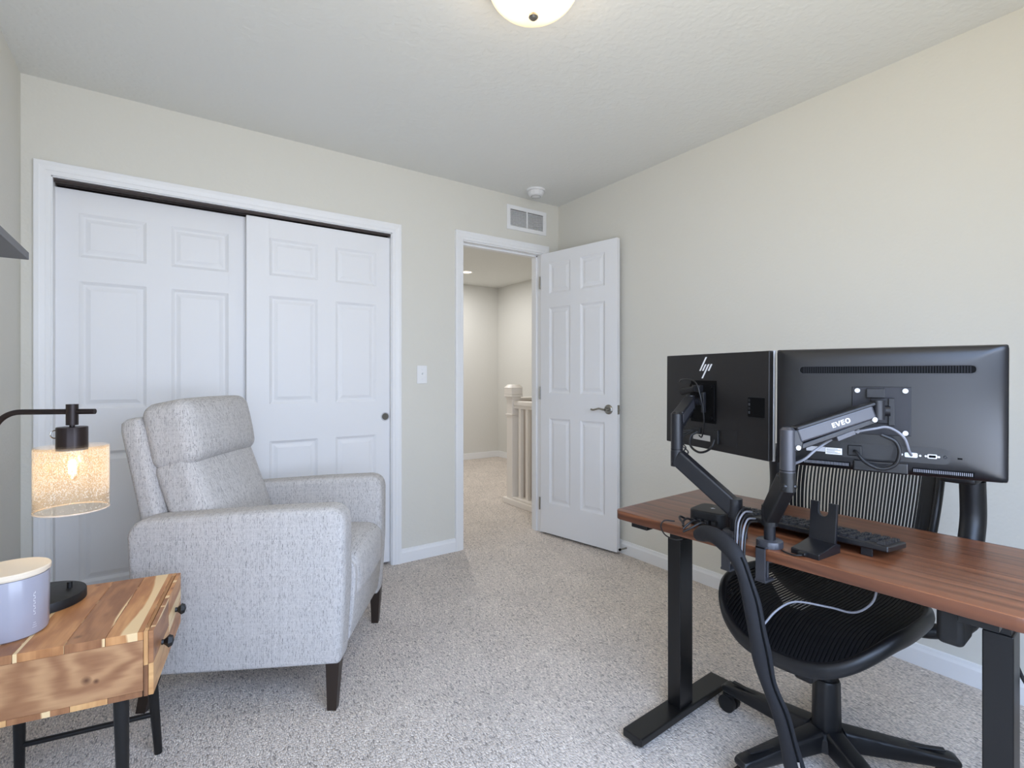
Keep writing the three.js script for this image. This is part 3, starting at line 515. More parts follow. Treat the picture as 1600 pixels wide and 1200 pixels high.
// ---------------------------------------------------------------- monitors (local x to the right as seen from behind, z out of the back)
const font = await new FontLoader().loadAsync('fonts/droid/droid_sans_bold.typeface.json');
const BIG = { x: 1.4128, z: -0.4938, y: 1.0655, turn: -70.04 * Math.PI / 180 }, SML = { x: 1.4165, z: -0.951, y: 1.068, turn: -105.7 * Math.PI / 180 };
{
  const d = thing('monitor', 'larger black monitor seen from behind with long top vent', 'monitor', [BIG.x, BIG.y, BIG.z], BIG.turn, 'monitors above the desk'), w = 0.451, h = 0.303;
  d.rotation.order = 'YXZ'; d.rotation.z = -0.004;
  part('bezel', rbox(-w / 2, w / 2, -h / 2, h / 2, -0.043, -0.028, 0.004), m.plastic, d);
  part('screen', box(-w / 2 + 0.014, w / 2 - 0.014, -h / 2 + 0.016, h / 2 - 0.014, -0.0438, -0.0428), m.screen, d);
  part('back_shell', pad(w - 0.003, h - 0.003, 0.036, 0.007, 44, (q, x, y, z) => { if (z > 0) { const k = Math.min(1, Math.max(Math.pow(Math.abs(x), 9), Math.pow(Math.abs(y), 11) * 0.8) + 0.35 * Math.pow(Math.abs(x), 4) * (x > 0 ? 1 : 0.6) * 0.3); q.z -= 0.014 * k; } }).translate(0, 0, -0.018), m.monitorShell, d);
  const v = part('top_vent', extr(roundRect(0.338, 0.017, 0.0084), 0.0012), m.dark, d); v.position.set(0, 0.097, -0.0006);
  const rim = new THREE.Shape(roundRect(0.343, 0.0215, 0.0106).getPoints(10)); rim.holes.push(new THREE.Path(roundRect(0.338, 0.0172, 0.0085).getPoints(10)));
  part('vent_rim', extr(rim, 0.0026).translate(0, 0, -0.0006), m.armDark, v);
  const rb = []; for (let i = 0; i < 66; i++) rb.push(box(-0.001, 0.001, -0.0078, 0.0078, 0.0008, 0.0016).translate(-0.160 + i * 0.00492, 0, 0));
  tag(part('vent_ribs', rb, MP({ color: 0x17171a, roughness: 0.7, specularIntensity: 0.4 }), v), null, null, null, 'stuff');
  const pp = part('port_panel', extr(roundRect(0.21, 0.036, 0.015), 0.0014).translate(0.022, -0.1, -0.0004), m.plastic, d);
  part('dvi_port', [extr(roundRect(0.0235, 0.0105, 0.003), 0.005).translate(0.057, -0.101, 0)], M({ color: 0xdfe6ea, roughness: 0.5 }), pp, 'white video socket');
  part('vga_port', [extr(roundRect(0.0175, 0.0095, 0.003), 0.0035).translate(0.095, -0.101, 0)], m.silver, pp); part('vga_core', extr(roundRect(0.0125, 0.0058, 0.002), 0.0042).translate(0.095, -0.101, 0), m.dark, pp);
  for (const x of [0.040, 0.0735, 0.0835, 0.1065]) part('port_screw', rod([x, -0.101, 0], [x, -0.101, 0.005], 0.0022), m.silver, pp);
  part('audio_jack', new THREE.TorusGeometry(0.0028, 0.0009, 8, 18).translate(0.118, -0.101, 0.0012), m.armDark, pp);
  part('power_socket', [rbox(-0.066, -0.036, -0.113, -0.087, -0.001, 0.006, 0.003)], m.black, pp);
  const lb = part('rating_label', rbox(-0.112, -0.077, -0.1135, -0.0975, 0.0002, 0.0012, 0.0004), m.white, d, 'white and black rating label');
  part('label_strip', rbox(-0.154, -0.1125, -0.1085, -0.0965, 0.0002, 0.0011, 0.0004), M({ color: 0xa9abb2, roughness: 0.6 }), lb);
  const mk = []; for (let i = 0; i < 9; i++) for (let j = 0; j < 2; j++) if ((i * 7 + j * 3) % 5) mk.push(box(-0.0745 + i * 0.0031 - 0.001, -0.0745 + i * 0.0031 + 0.0011, -0.1105 + j * 0.0068, -0.1065 + j * 0.0068, 0.0003, 0.0009).translate(-0.003, 0, 0));
  for (let i = 0; i < 5; i++) mk.push(box(-0.110, -0.080 - (i % 3) * 0.006, -0.111 + i * 0.0026, -0.1101 + i * 0.0026, 0.0013, 0.0016));
  part('label_marks', mk.slice(0, -5), m.white, lb); part('label_lines', mk.slice(-5), m.dark, lb);
  for (const [a, b, n] of [[-0.158, -0.062, 30], [0.062, 0.166, 32]]) {
    const g = []; for (let i = 0; i < n; i++) g.push(box(a + i * (b - a) / n, a + (i + 0.45) * (b - a) / n, -0.1395, -0.1325, 0, 0.0012).translate(0, 0, -0.0007));
    part('lower_vent', rbox(a - 0.002, b + 0.002, -0.1415, -0.1305, -0.008, -0.0003, 0.0006), m.dark, d); tag(part('lower_vent_ribs', g, M({ color: 0x77777d, roughness: 0.5 }), d), null, null, null, 'stuff');
  }
  part('cover_hump', [rbox(-0.055, 0.053, -0.149, -0.122, -0.012, 0.0012, 0.004)], m.monitorShell, d);
  part('lock_slot', rbox(0.139, 0.147, -0.104, -0.1005, -0.001, 0.0008, 0.0006), m.dark, d);
}
{
  const d = thing('monitor', 'smaller flat black monitor with white emblem seen from behind', 'monitor', [SML.x, SML.y, SML.z], SML.turn, 'monitors above the desk'), w = 0.453, h = 0.303;
  d.rotation.order = 'YXZ'; d.rotation.z = -0.008;
  part('bezel', rbox(-w / 2, w / 2, -h / 2, h / 2, -0.024, -0.016, 0.002), m.silver, d, 'silver front frame');
  part('screen', box(-w / 2 + 0.006, w / 2 - 0.006, -h / 2 + 0.012, h / 2 - 0.006, -0.0246, -0.0239), m.screen, d);
  part('back_shell', rbox(-w / 2 + 0.001, w / 2 - 0.001, -h / 2 + 0.001, h / 2 - 0.001, -0.0165, 0, 0.003), m.hpShell, d);
  const st = [], sk = (a, b, y0, y1, ww = 0.0088) => st.push(extr(poly([[a, y0], [b, y1], [b + ww, y1], [a + ww, y0]]), 0.0014));
  const E = 0.0058; sk(-0.053, -0.0242, 0.097, 0.1405, E); sk(-0.0400, -0.0262, 0.097, 0.1178, E); sk(-0.0425, -0.0128, 0.073, 0.1178, E); sk(-0.0135, 0.0003, 0.097, 0.1178, E);
  part('emblem', st, m.white, d, 'white slanted two-letter emblem');
  part('mount_recess', [rbox(-0.094, 0.025, -0.068, 0.066, -0.001, 0.0006, 0.0005)], m.dark, d);
  const nc = part('port_niche', [rbox(0.152, 0.212, -0.034, 0.021, -0.001, 0.0008, 0.0004)], m.dark, d);
  for (const y of [0.021, -0.0355]) part('niche_edge', box(0.151, 0.213, y, y + 0.0015, 0, 0.0016), m.armDark, nc);
  for (let i = 0; i < 4; i++) part('usb_port', rbox(0.1545, 0.1605, 0.009 - i * 0.0115, 0.0165 - i * 0.0115, 0.0006, 0.002, 0.0005), i % 2 ? m.armGrey : m.armDark, nc);
  const rc = part('lower_recess', [rbox(-0.096, 0.11, -0.128, -0.082, -0.001, 0.0007, 0.0004)], M({ color: 0x100e0e, roughness: 0.55 }), d);
  part('rating_label', rbox(-0.081, -0.001, -0.125, -0.107, 0.0006, 0.0014, 0.0003), M({ color: 0xb9b4aa, roughness: 0.6 }), rc, 'pale rating label');
  part('power_socket', rbox(-0.09, -0.045, -0.104, -0.088, 0, 0.006, 0.002), m.black, rc); part('socket_cover', rbox(0.022, 0.040, -0.128, -0.086, 0, 0.008, 0.002), m.black, rc);
}
// ---------------------------------------------------------------- monitor arms
const sub = (a, b) => [a[0] - b[0], a[1] - b[1], a[2] - b[2]], add = (a, b) => [a[0] + b[0], a[1] + b[1], a[2] + b[2]];
function monitorArm(label, B, E, yE, Hd, mon, hx, lowMat, big) {  // base on the desk, elbow column, head behind the monitor
  const a = thing('monitor_mount', label, 'monitor mount', B, 0, 'monitor arms on the desk'), R = (p) => sub(p, B), E0 = [E[0], yE[0], E[1]], E1 = [E[0], yE[1], E[1]];
  part('base_plate', lathe([[0, 0.017], [0.027, 0.017], [0.030, 0.0155], [0.031, 0.0125], [0.031, 0], [0, 0]], 40), m.armGrey, a);
  part('clamp', [rbox(-0.0445, -0.0395, -0.078, 0.006, -0.012, 0.012, 0.001), rbox(-0.0445, 0.004, 0.001, 0.006, -0.012, 0.012, 0.001), rbox(-0.0445, -0.004, -0.081, -0.075, -0.014, 0.014, 0.001), rod([-0.012, -0.076, 0], [-0.012, -0.036, 0], 0.004), rod([-0.012, -0.036, 0], [-0.012, -0.0295, 0], 0.013)], m.armGrey, a);
  part('post', [rod([0, 0.015, 0], [0, 0.085, 0], 0.0135), rod([0, 0.070, 0], [0, 0.098, 0], 0.0165)], m.armDark, a);
  const q0 = R([B[0], B[1] + 0.075, B[2]]), q1 = R([E[0], yE[0] + 0.014, E[1]]);
  part('lower_arm', [bar(q0, q1, 0.034, 0.046, [0, 1, 0], 0.006), rod([0, 0.052, 0], [0, 0.102, 0], 0.019), rod(R([E[0], yE[0] - 0.014, E[1]]), R([E[0], yE[0] + 0.03, E[1]]), 0.0172)], lowMat, a);
  const col = part('elbow_column', [rod(R([E[0], yE[0], E[1]]), R(E1), 0.0165), lathe([[0, 0.008], [0.011, 0.006], [0.0165, 0]], 24).translate(...R(E1))], big ? m.armGrey : m.armDark, a);
  part('column_seam', rod(R([E[0], yE[0] + 0.034, E[1]]), R([E[0], yE[0] + 0.0355, E[1]]), 0.0168), m.dark, col);
  // upper arm: housing, link below it, pins
  const s = [E[0], yE[1] - 0.022, E[1]], e = Hd, dir = V(...sub(e, s)), L = dir.length(); dir.normalize();
  const along = (t, dy = 0) => R([s[0] + dir.x * L * t, s[1] + dir.y * L * t + dy, s[2] + dir.z * L * t]);
  const side = V(0, 1, 0).cross(dir).normalize(); if (side.x > 0) side.negate();
  const hs = part('upper_arm', [bar(along(0.09, 0.002), along(0.93, 0.002), 0.030, 0.034, [0, 1, 0], 0.006)], m.armGrey, a);
  part('upper_arm_cap', [bar(along(0.07, 0.020), along(0.94, 0.019), 0.0305, 0.009, [0, 1, 0], 0.004)], m.armDark, hs);
  part('link', [bar(along(0.04, -0.026), along(0.94, -0.020), 0.022, 0.013, [0, 1, 0], 0.003)], m.armDark, a);
  part('elbow_fork', [bar(along(0.0, 0.002), along(0.16, -0.012), 0.026, 0.046, [0, 1, 0], 0.006)], m.armDark, a);
  for (const [t, y] of [[0.085, -0.024], [0.92, -0.016]]) { const c = V(...along(t, y)), o = side.clone().multiplyScalar(0.0165); part('pin', rod(c.clone().toArray(), c.clone().add(o).toArray(), 0.0055), m.silver, a); }
  if (big) {
    const tg = new TextGeometry('EVEO', { font, size: 0.0112, depth: 0.0006, curveSegments: 4 }); tg.computeBoundingBox(); tg.translate(-tg.boundingBox.max.x / 2, -0.0056, 0);
    const X = dir.clone(), Z = side.clone(), Y = Z.clone().cross(X); if (Y.y < 0) { X.negate(); Y.negate(); }
    tg.scale(1.15, 1, 1).applyMatrix4(new THREE.Matrix4().makeBasis(X, Y, Z)); const c = V(...along(0.55, 0.002)).addScaledVector(side, 0.0149); tg.translate(c.x, c.y, c.z); part('lettering', tg, m.white, hs, 'white lettering EVEO');
    part('cable_clip', [bar(along(0.52, -0.034), along(0.72, -0.031), 0.026, 0.012, [0, 1, 0], 0.002)], m.armGrey, a);
  }
  // head: knuckle, tilt hub and mounting plate on the back of the monitor
  const ml = WL(mon.x, mon.z, mon.y, mon.turn), pl = (x, y, z) => R(ml(x + hx, y, z)), hub = R(Hd);
  part('head_joint', [rod(add(hub, [0, -0.022, 0]), add(hub, [0, 0.022, 0]), 0.0135), rod(hub, pl(0, 0, 0.008), 0.012), rod(pl(-0.018, 0, 0.018), pl(0.018, 0, 0.018), 0.012)], m.armDark, a);
  const plate = new THREE.BoxGeometry(1, 1, 1), th = 0.004, mk = (x0, x1, y0, y1, z0, z1) => { const g = rbox(x0, x1, y0, y1, z0, z1, 0.0015); g.rotateY(mon.turn); const o = R([mon.x, mon.y, mon.z]); return g.translate(...o); };
  part('mounting_plate', [mk(hx - 0.057, hx + 0.057, -0.058, 0.056, 0.0022, 0.0022 + th), mk(hx - 0.02, hx + 0.02, -0.03, 0.03, 0.006, 0.012)], big ? M({ color: 0x1d1d22, roughness: 0.4, metalness: 0.3 }) : m.dark, a);
  part('plate_handle', [mk(hx + 0.014, hx + 0.026, -0.034, 0.030, 0.010, 0.020), mk(hx - 0.028, hx + 0.008, 0.030, 0.052, 0.006, 0.022)], m.armDark, a);
  if (!big) part('grip', rod(pl(-0.062, 0.030, 0.034), pl(-0.008, 0.040, 0.026), 0.011, 0.009), m.black, a);
  for (const x of [-0.046, 0.046]) for (const y of [-0.051, 0.047]) part('plate_screw', rod(pl(x, y, 0.005), pl(x, y, 0.0125), 0.0055), big ? m.silver : m.dark, a);
  return a;
}
monitorArm('grey spring arm with white lettering holding the larger monitor', [1.260, DK.top + 0.0006, -0.680], [1.203, -0.607], [0.893, 1.022], [1.362, 1.069, -0.482], BIG, 0, m.blackMetal, true);
monitorArm('dark spring arm holding the smaller monitor with white emblem', [1.257, DK.top + 0.0006, -0.772], [1.214, -0.924], [0.905, 1.040], [1.372, 1.066, -0.992], SML, -0.035, m.armDark, false);

function cord(name, label, pts, r, mat = m.cable, seg = 70) { return tag(part(name, tube(pts, r, seg, 7), mat, scene), label, 'cable', { dock_cable: 'cables of the docking station', bundle_cable: 'cable bundle at the arm base', arm_cable: 'cables at the dark arm elbow', display_cable: 'cables of the smaller monitor' }[name]); }
const bl = WL(BIG.x, BIG.z, BIG.y, BIG.turn), sl = WL(SML.x, SML.z, SML.y, SML.turn);
cord('power_cable', 'thick black power cord looping behind the larger monitor', [bl(-0.051, -0.100, 0.0105), bl(-0.046, -0.104, 0.024), bl(-0.03, -0.122, 0.034), bl(0.0, -0.134, 0.038), bl(0.026, -0.122, 0.038), bl(0.034, -0.09, 0.04), bl(0.026, -0.068, 0.042), bl(0.0, -0.054, 0.044)], 0.0042);
cord('video_cable', 'thin grey cable curving under the lettered arm', [bl(0.057, -0.101, 0.009), bl(0.052, -0.09, 0.03), bl(0.040, -0.055, 0.045), bl(0.012, -0.036, 0.046), bl(-0.012, -0.040, 0.05), [1.322, 1.006, -0.545], [1.262, 0.975, -0.571], [1.243, 0.952, -0.588], [1.237, 0.936, -0.614]], 0.0032, m.greyCable);
cord('display_cable', 'black cable looping below the smaller monitor', [sl(-0.05, -0.098, 0.011), sl(-0.058, -0.114, 0.03), sl(-0.045, -0.142, 0.04), sl(-0.01, -0.158, 0.035), sl(0.024, -0.142, 0.022), sl(0.031, -0.115, 0.013)], 0.0036);
cord('display_cable', 'thin black cable hanging from the dark arm head', [sl(-0.10, 0.062, 0.040), sl(-0.06, 0.070, 0.060), sl(-0.005, 0.062, 0.055), sl(0.012, 0.02, 0.050), sl(0.012, -0.05, 0.036), sl(-0.010, -0.098, 0.022), sl(-0.03, -0.114, 0.012), sl(-0.045, -0.110, 0.008)], 0.0022);
for (let i = 0; i < 3; i++) cord('arm_cable', ['outer cable running down the dark arm elbow', 'middle cable running down the dark arm elbow', 'inner cable running down the dark arm elbow'][i], [sl(-0.085 + i * 0.009, -0.096, 0.012), sl(-0.105 + i * 0.008, -0.105 - i * 0.010, 0.05), [1.262 + i * 0.006, 0.945 - i * 0.012, -0.940 + i * 0.004], [1.240 + i * 0.007, 0.922 - i * 0.004, -0.948 + i * 0.002]], 0.0022);

// ---------------------------------------------------------------- things on the desk
{
  const k = thing('keyboard', 'black full-size keyboard on the walnut desk', 'keyboard', [1.432, DK.top, -0.684], Math.PI / 2 + 2.2 * Math.PI / 180), L = 0.43, W = 0.128;
  // local x along the length, z towards the wall; the rear edge (towards the camera) stands on two feet
  const tilt = 0.11, g0 = new THREE.Group(); 
  const rot = (g) => g.rotateX(tilt).translate(0, 0.012, 0);
  part('case', rot(rbox(-L / 2, L / 2, 0, 0.015, -W / 2, W / 2, 0.004, 3)), m.plastic, k);
  const kc = M({ color: 0x1b1b1e, roughness: 0.45 }), kg = new THREE.CylinderGeometry(0.0082, 0.0105, 0.007, 4, 1).rotateY(Math.PI / 4); kg.computeVertexNormals();
  const kgeo = rot(toCreasedNormals(kg.toNonIndexed(), 0.3).translate(0, 0, 0)).translate(0, -0.012, 0);
  for (let r = 0; r < 6; r++) for (let c = 0; c < 21; c++) {
    if ((r === 0 && (c === 1 || c === 14 + 0)) || c === 15 || (r > 1 && r < 4 && c === 18)) continue;
    if (r === 5 && c > 3 && c < 9) continue;
    const q = part('key', kgeo, kc, k), x = -L / 2 + 0.018 + c * 0.0197, z = -W / 2 + 0.014 + r * 0.0198;
    q.position.set(x, 0.012 + 0.0178 * Math.cos(tilt) - z * Math.sin(tilt), z * Math.cos(tilt) + 0.0178 * Math.sin(tilt));
  }
  part('space_bar', rot(rbox(-0.112, -0.022, 0.015, 0.0215, W / 2 - 0.024, W / 2 - 0.006, 0.002)), kc, k);
  for (const x of [-0.17, 0.17]) part('riser_foot', rbox(x - 0.012, x + 0.012, 0, 0.022, -W / 2 + 0.006, -W / 2 + 0.012, 0.001), m.armDark, k);
  part('front_foot', rbox(-0.19, 0.19, 0, 0.008, W / 2 - 0.02, W / 2 - 0.012, 0.001), m.dark, k);
}
{ // black cradle with a notched upright
  const h = thing('device_stand', 'black stand with a notched upright plate beside the arm base', 'stand', [1.305, DK.top, -0.590], DK.turn - 0.10);
  const s = poly([[-0.052, 0], [0.046, 0], [0.046, 0.020], [0.026, 0.026], [0.020, 0.024], [-0.050, 0.0135], [-0.052, 0.011]]);
  part('base', extr(s, 0.066, 0.0015).translate(0, 0, -0.033), m.plastic, h);
  const u = new THREE.Shape(); u.moveTo(-0.031, 0); u.lineTo(0.031, 0); u.lineTo(0.031, 0.098); u.lineTo(0.011, 0.098); u.lineTo(0.011, 0.075); u.absarc(0, 0.075, 0.011, 0, Math.PI, true); u.lineTo(-0.011, 0.098); u.lineTo(-0.031, 0.098); u.closePath();
  part('upright', extr(u, 0.009, 0.0012).rotateY(Math.PI / 2).rotateZ(-0.10).translate(0.024, 0.020, 0), m.plastic, h);
  part('plug', rbox(-0.062, -0.050, 0.004, 0.011, -0.012, 0.006, 0.002), m.black, h);
}
cord('stand_cable', 'thin cord from the arm base to the notched stand', [[1.240, 0.7260, -0.592], [1.234, 0.7235, -0.606], [1.238, 0.7232, -0.63], [1.245, 0.7232, -0.642]], 0.002);
{ // small square dock
  const d = thing('docking_station', 'small black rounded square docking station on the desk', 'dock', [1.318, DK.top, -0.878], DK.turn + 0.12);
  part('body', extr(roundRect(0.104, 0.104, 0.026), 0.044, 0.004, 3).rotateX(-Math.PI / 2), m.black, d);
  part('base_ring', extr(roundRect(0.094, 0.094, 0.022), 0.002).rotateX(-Math.PI / 2), m.dark, d);
  const e = []; const sk = (a, b, y0, y1, w = 0.0016) => e.push(extr(poly([[a, y0], [b, y1], [b + w, y1], [a + w, y0]]), 0.0006));
  sk(-0.007, -0.002, -0.002, 0.006); sk(-0.003, -0.001, -0.002, 0.002); sk(-0.003, 0.001, -0.006, 0.002); sk(0.002, 0.004, -0.002, 0.002);
  part('emblem', merge(e).rotateX(-Math.PI / 2).rotateY(-Math.PI / 2).translate(0, 0.0440, 0), m.silver, d, 'small silver emblem');
  for (let i = 0; i < 4; i++) part('plug', rbox(-0.068, -0.050, 0.012, 0.024, -0.036 + i * 0.02, -0.024 + i * 0.02, 0.002), m.black, d);
}
const dkEnds = [[1.215, 0.752, -0.905], [1.212, 0.745, -0.885], [1.21, 0.74, -0.87], [1.205, 0.747, -0.85]];
const cableWord = ['first', 'second', 'third', 'fourth', 'fifth', 'sixth'];
for (let i = 0; i < 4; i++) {
  const z = -0.918 + i * 0.022;
  cord('dock_cable', cableWord[i] + ' dock cable from the left, bent over the desk edge', [[1.243, 0.738, z], [1.226, 0.746 - i * 0.001, z - 0.002], [1.208 - i * 0.002, 0.747 - i * 0.005, z * 0.7 - 0.268], [1.197 - i * 0.003, 0.738 - i * 0.0068, -0.890 + i * 0.002]], 0.0031);
}
cord('loose_cable', 'thin cord looping below the desk edge by the left leg', [[1.238, 0.7235, -0.950], [1.212, 0.7245, -0.968], [1.196, 0.712, -0.966], [1.188, 0.694, -0.945], [1.186, 0.690, -0.91], [1.182, 0.698, -0.880]], 0.0019);
for (let i = 0; i < 5; i++) cord('bundle_cable', cableWord[i] + ' cable of the bundle draped in front of the arm base', [[1.262 + i * 0.002, 0.802 - i * 0.008, -0.733 + i * 0.0035], [1.232, 0.806 - i * 0.008, -0.735 + i * 0.0045], [1.208, 0.786 - i * 0.007, -0.738 + i * 0.0068], [1.196, 0.745 - i * 0.002, -0.735 + i * 0.0068], [1.188, 0.700, -0.732 + i * 0.0068], [1.186, 0.672, -0.731 + i * 0.0068]], 0.0026, i % 2 ? m.greyCable : m.cable);
{ // black zip-up cable sleeve that hangs from the desk edge to the floor
  const s = thing('cable_sleeve', 'black zipped fabric cable sleeve hanging from the desk to the floor', 'cable sleeve');
  const P = [[1.196, 0.716, -0.846], [1.176, 0.736, -0.80], [1.160, 0.738, -0.757], [1.150, 0.710, -0.703], [1.150, 0.6275, -0.668], [1.157, 0.526, -0.650], [1.166, 0.4393, -0.635], [1.183, 0.357, -0.610], [1.198, 0.258, -0.5914], [1.215, 0.13, -0.565], [1.24, 0.034, -0.53], [1.29, 0.014, -0.47], [1.34, 0.013, -0.40]].map((q) => V(...q));
  const c = new THREE.CatmullRomCurve3(P, false, 'centripetal'), N = 110, K = 18, pos = [], idx = [], up = V(-0.45, 0.2, 0.87).normalize(), wide = [];
  for (let i = 0; i <= N; i++) {
    const t = i / N, p = c.getPointAt(t), tg = c.getTangentAt(t), b = tg.clone().cross(V(-1, 0.25, 0.55)).normalize(), n = b.clone().cross(tg).normalize(), w = 0.0195 * (1 + 0.10 * Math.sin(t * 23) + 0.06 * Math.sin(t * 51 + 1)), th = 0.0125 * (1 + 0.12 * Math.sin(t * 37 + 2)), f = t < 0.03 ? 0.7 + t * 10 : 1;
    wide.push([p, b.clone(), n.clone(), w, th]);
    for (let k = 0; k < K; k++) { const a = k / K * Math.PI * 2, q = p.clone().addScaledVector(b, Math.cos(a) * w * f).addScaledVector(n, Math.sin(a) * th * f); pos.push(q.x, Math.max(q.y, 0.001), q.z); }
  }
  for (let i = 0; i < N; i++) for (let k = 0; k < K; k++) { const a = i * K + k, b = i * K + (k + 1) % K, d = a + K, e = b + K; idx.push(a, d, b, b, d, e); }
  const g = new THREE.BufferGeometry(); g.setAttribute('position', new THREE.Float32BufferAttribute(pos, 3)); g.setIndex(idx); g.computeVertexNormals();
  part('fabric_tube', muv(g), m.sleeve, s);
  const zp = []; for (let i = 18; i <= 96; i += 2) { const [p, b, n, w, th] = wide[i]; zp.push(p.clone().addScaledVector(b, -w * 0.55).addScaledVector(n, th * 0.88).toArray()); }
  part('zipper', tube(zp, 0.0024, 100, 6), m.dark, s); { const [p, b, n, w, th] = wide[66]; const q = p.clone().addScaledVector(b, -w * 0.5).addScaledVector(n, th * 1.0); part('zipper_pull', rod(q.toArray(), q.clone().add(V(0.003, -0.018, 0.003)).toArray(), 0.0032, 0.0026), m.chrome, s, 'chrome zipper pull'); }
  part('end_ring', new THREE.TorusGeometry(0.0115, 0.0022, 8, 24).rotateY(0.5).translate(1.198, 0.718, -0.850), m.white, s, 'pale ring at the top end');
}
cord('charging_cable', 'thin grey cord drooping across the office chair seat', [[1.178, 0.560, -0.648], [1.205, 0.588, -0.635], [1.250, 0.605, -0.616], [1.295, 0.603, -0.556], [1.300, 0.6085, -0.506], [1.300, 0.645, -0.470], [1.305, 0.685, -0.462]], 0.0026, m.greyCable);
cord('power_cable', 'black cord hanging behind the right desk leg', [[1.545, 0.655, -0.345], [1.548, 0.56, -0.300], [1.552, 0.49, -0.278], [1.575, 0.42, -0.25], [1.62, 0.18, -0.20], [1.68, 0.008, -0.12], [1.80, 0.006, -0.02]], 0.004);

// ---------------------------------------------------------------- office chair, seat pushed under the desk (world offsets from the column)
{
  const O = [1.622, 0, -0.705], c = thing('office_chair', 'black mesh office chair pushed under the walnut desk', 'office chair', O);
  const cz = -0.718 - O[2], cx = 1.606 - O[0], A = 0.252, B = 0.246, ex = 2.7;
  const surf = (x, z) => { const u = (x - cx) / A, w = (z - cz) / B; return 0.490 + 0.020 * w * w * w * w - 0.012 * (1 - w * w) + (u < -0.4 ? -0.075 * Math.pow((-u - 0.4) / 0.6, 2) : 0) + (u > 0.5 ? 0.03 * (u - 0.5) : 0); };
  const cont = (s, n = 96) => { const o = []; for (let i = 0; i < n; i++) { const a = i / n * Math.PI * 2, ca = Math.cos(a), sa = Math.sin(a); o.push([cx + A * s * Math.sign(ca) * Math.pow(Math.abs(ca), 2 / ex), cz + B * s * Math.sign(sa) * Math.pow(Math.abs(sa), 2 / ex)]); } return o; };
  // rim of the seat: swept oval section
  { const C = cont(1), n = C.length, K = 12, pos = [], idx = []; for (let i = 0; i < n; i++) { const [x, z] = C[i], [x2, z2] = C[(i + 1) % n], [x3, z3] = C[(i + n - 1) % n], t = V(x2 - x3, 0, z2 - z3).normalize(), o = V(t.z, 0, -t.x), y = surf(x, z); for (let k = 0; k < K; k++) { const a = k / K * Math.PI * 2; pos.push(x + o.x * Math.cos(a) * 0.014 - o.x * 0.006, y - 0.014 + Math.sin(a) * 0.022, z + o.z * Math.cos(a) * 0.014 - o.z * 0.006); } }
    for (let i = 0; i < n; i++) for (let k = 0; k < K; k++) { const j = (i + 1) % n, a = i * K + k, b = i * K + (k + 1) % K, d = j * K + k, e = j * K + (k + 1) % K; idx.push(a, d, b, b, d, e); }
    const g = new THREE.BufferGeometry(); g.setAttribute('position', new THREE.Float32BufferAttribute(pos, 3)); g.setIndex(idx); g.computeVertexNormals(); part('seat_frame', g, m.chairPlastic, c); }
  const strips = []; for (let z = cz - B + 0.012; z < cz + B - 0.01; z += 0.0098) {
    const w = Math.abs((z - cz) / B), hx = A * Math.pow(Math.max(0, 1 - Math.pow(w, ex)), 1 / ex) - 0.004, g = new THREE.BoxGeometry(2 * hx, 0.002, 0.0066, 14, 1, 1), p = g.attributes.position;
    for (let i = 0; i < p.count; i++) { const x = p.getX(i) + cx; p.setXYZ(i, x, p.getY(i) + surf(x, z) + 0.002, p.getZ(i) + z); } strips.push(g);
  }
  tag(part('seat_mesh', strips, m.mesh, c, 'woven mesh strips of the seat'), null, null, null, 'stuff');
  // liner under the mesh with an opening that lets the light through
  { const liner = [], piece = (a, b, z) => { if (b - a < 0.004) return; const g = new THREE.BoxGeometry(b - a, 0.002, 0.0099, 12, 1, 1), p = g.attributes.position; for (let i = 0; i < p.count; i++) { const x = p.getX(i) + (a + b) / 2; p.setXYZ(i, x, p.getY(i) + surf(x, z) - 0.016, p.getZ(i) + z); } liner.push(g); };
    for (let z = cz - B + 0.010; z < cz + B - 0.008; z += 0.0098) {
      const w = Math.abs((z - cz) / B), hx = A * Math.pow(Math.max(0, 1 - Math.pow(w, ex)), 1 / ex) - 0.003, Z = z + O[2];
      if (Z > -0.95 && Z < -0.715) { const xa = (Z < -0.788 ? 1.73 - (Z + 0.95) / 0.162 * 0.189 : 1.54) - O[0], xb = (Z < -0.744 ? 1.73 - (Z + 0.95) / 0.206 * 0.045 : 1.685) - O[0]; piece(cx - hx, xa, z); piece(xb, cx + hx, z); } else piece(cx - hx, cx + hx, z);
    }
    tag(part('seat_liner', liner, m.black, c), null, null, null, 'stuff'); }
  part('mechanism', [rbox(0.10, 0.24, 0.385, 0.425, -0.09, 0.04, 0.008), rbox(-0.10, 0.12, 0.335, 0.425, -0.075, 0.075, 0.012, 3), rbox(-0.16, -0.06, 0.345, 0.385, -0.06, -0.01, 0.008)], m.chairPlastic, c);
  part('gas_lift', [rod([0, 0.22, 0], [0, 0.34, 0], 0.0255, 0.0225, 24)], m.black, c);
  part('tension_box', rbox(-0.115, -0.035, 0.275, 0.40, -0.040, 0.012, 0.010, 3), m.chairPlastic, c);
  part('column_shroud', [lathe([[0.0, 0.255], [0.033, 0.255], [0.036, 0.248], [0.0385, 0.10], [0, 0.10]], 32)], m.chairPlastic, c);
  part('base_hub', lathe([[0, 0.112], [0.045, 0.112], [0.058, 0.10], [0.062, 0.07], [0.05, 0.058], [0, 0.056]], 36), m.chairPlastic, c);
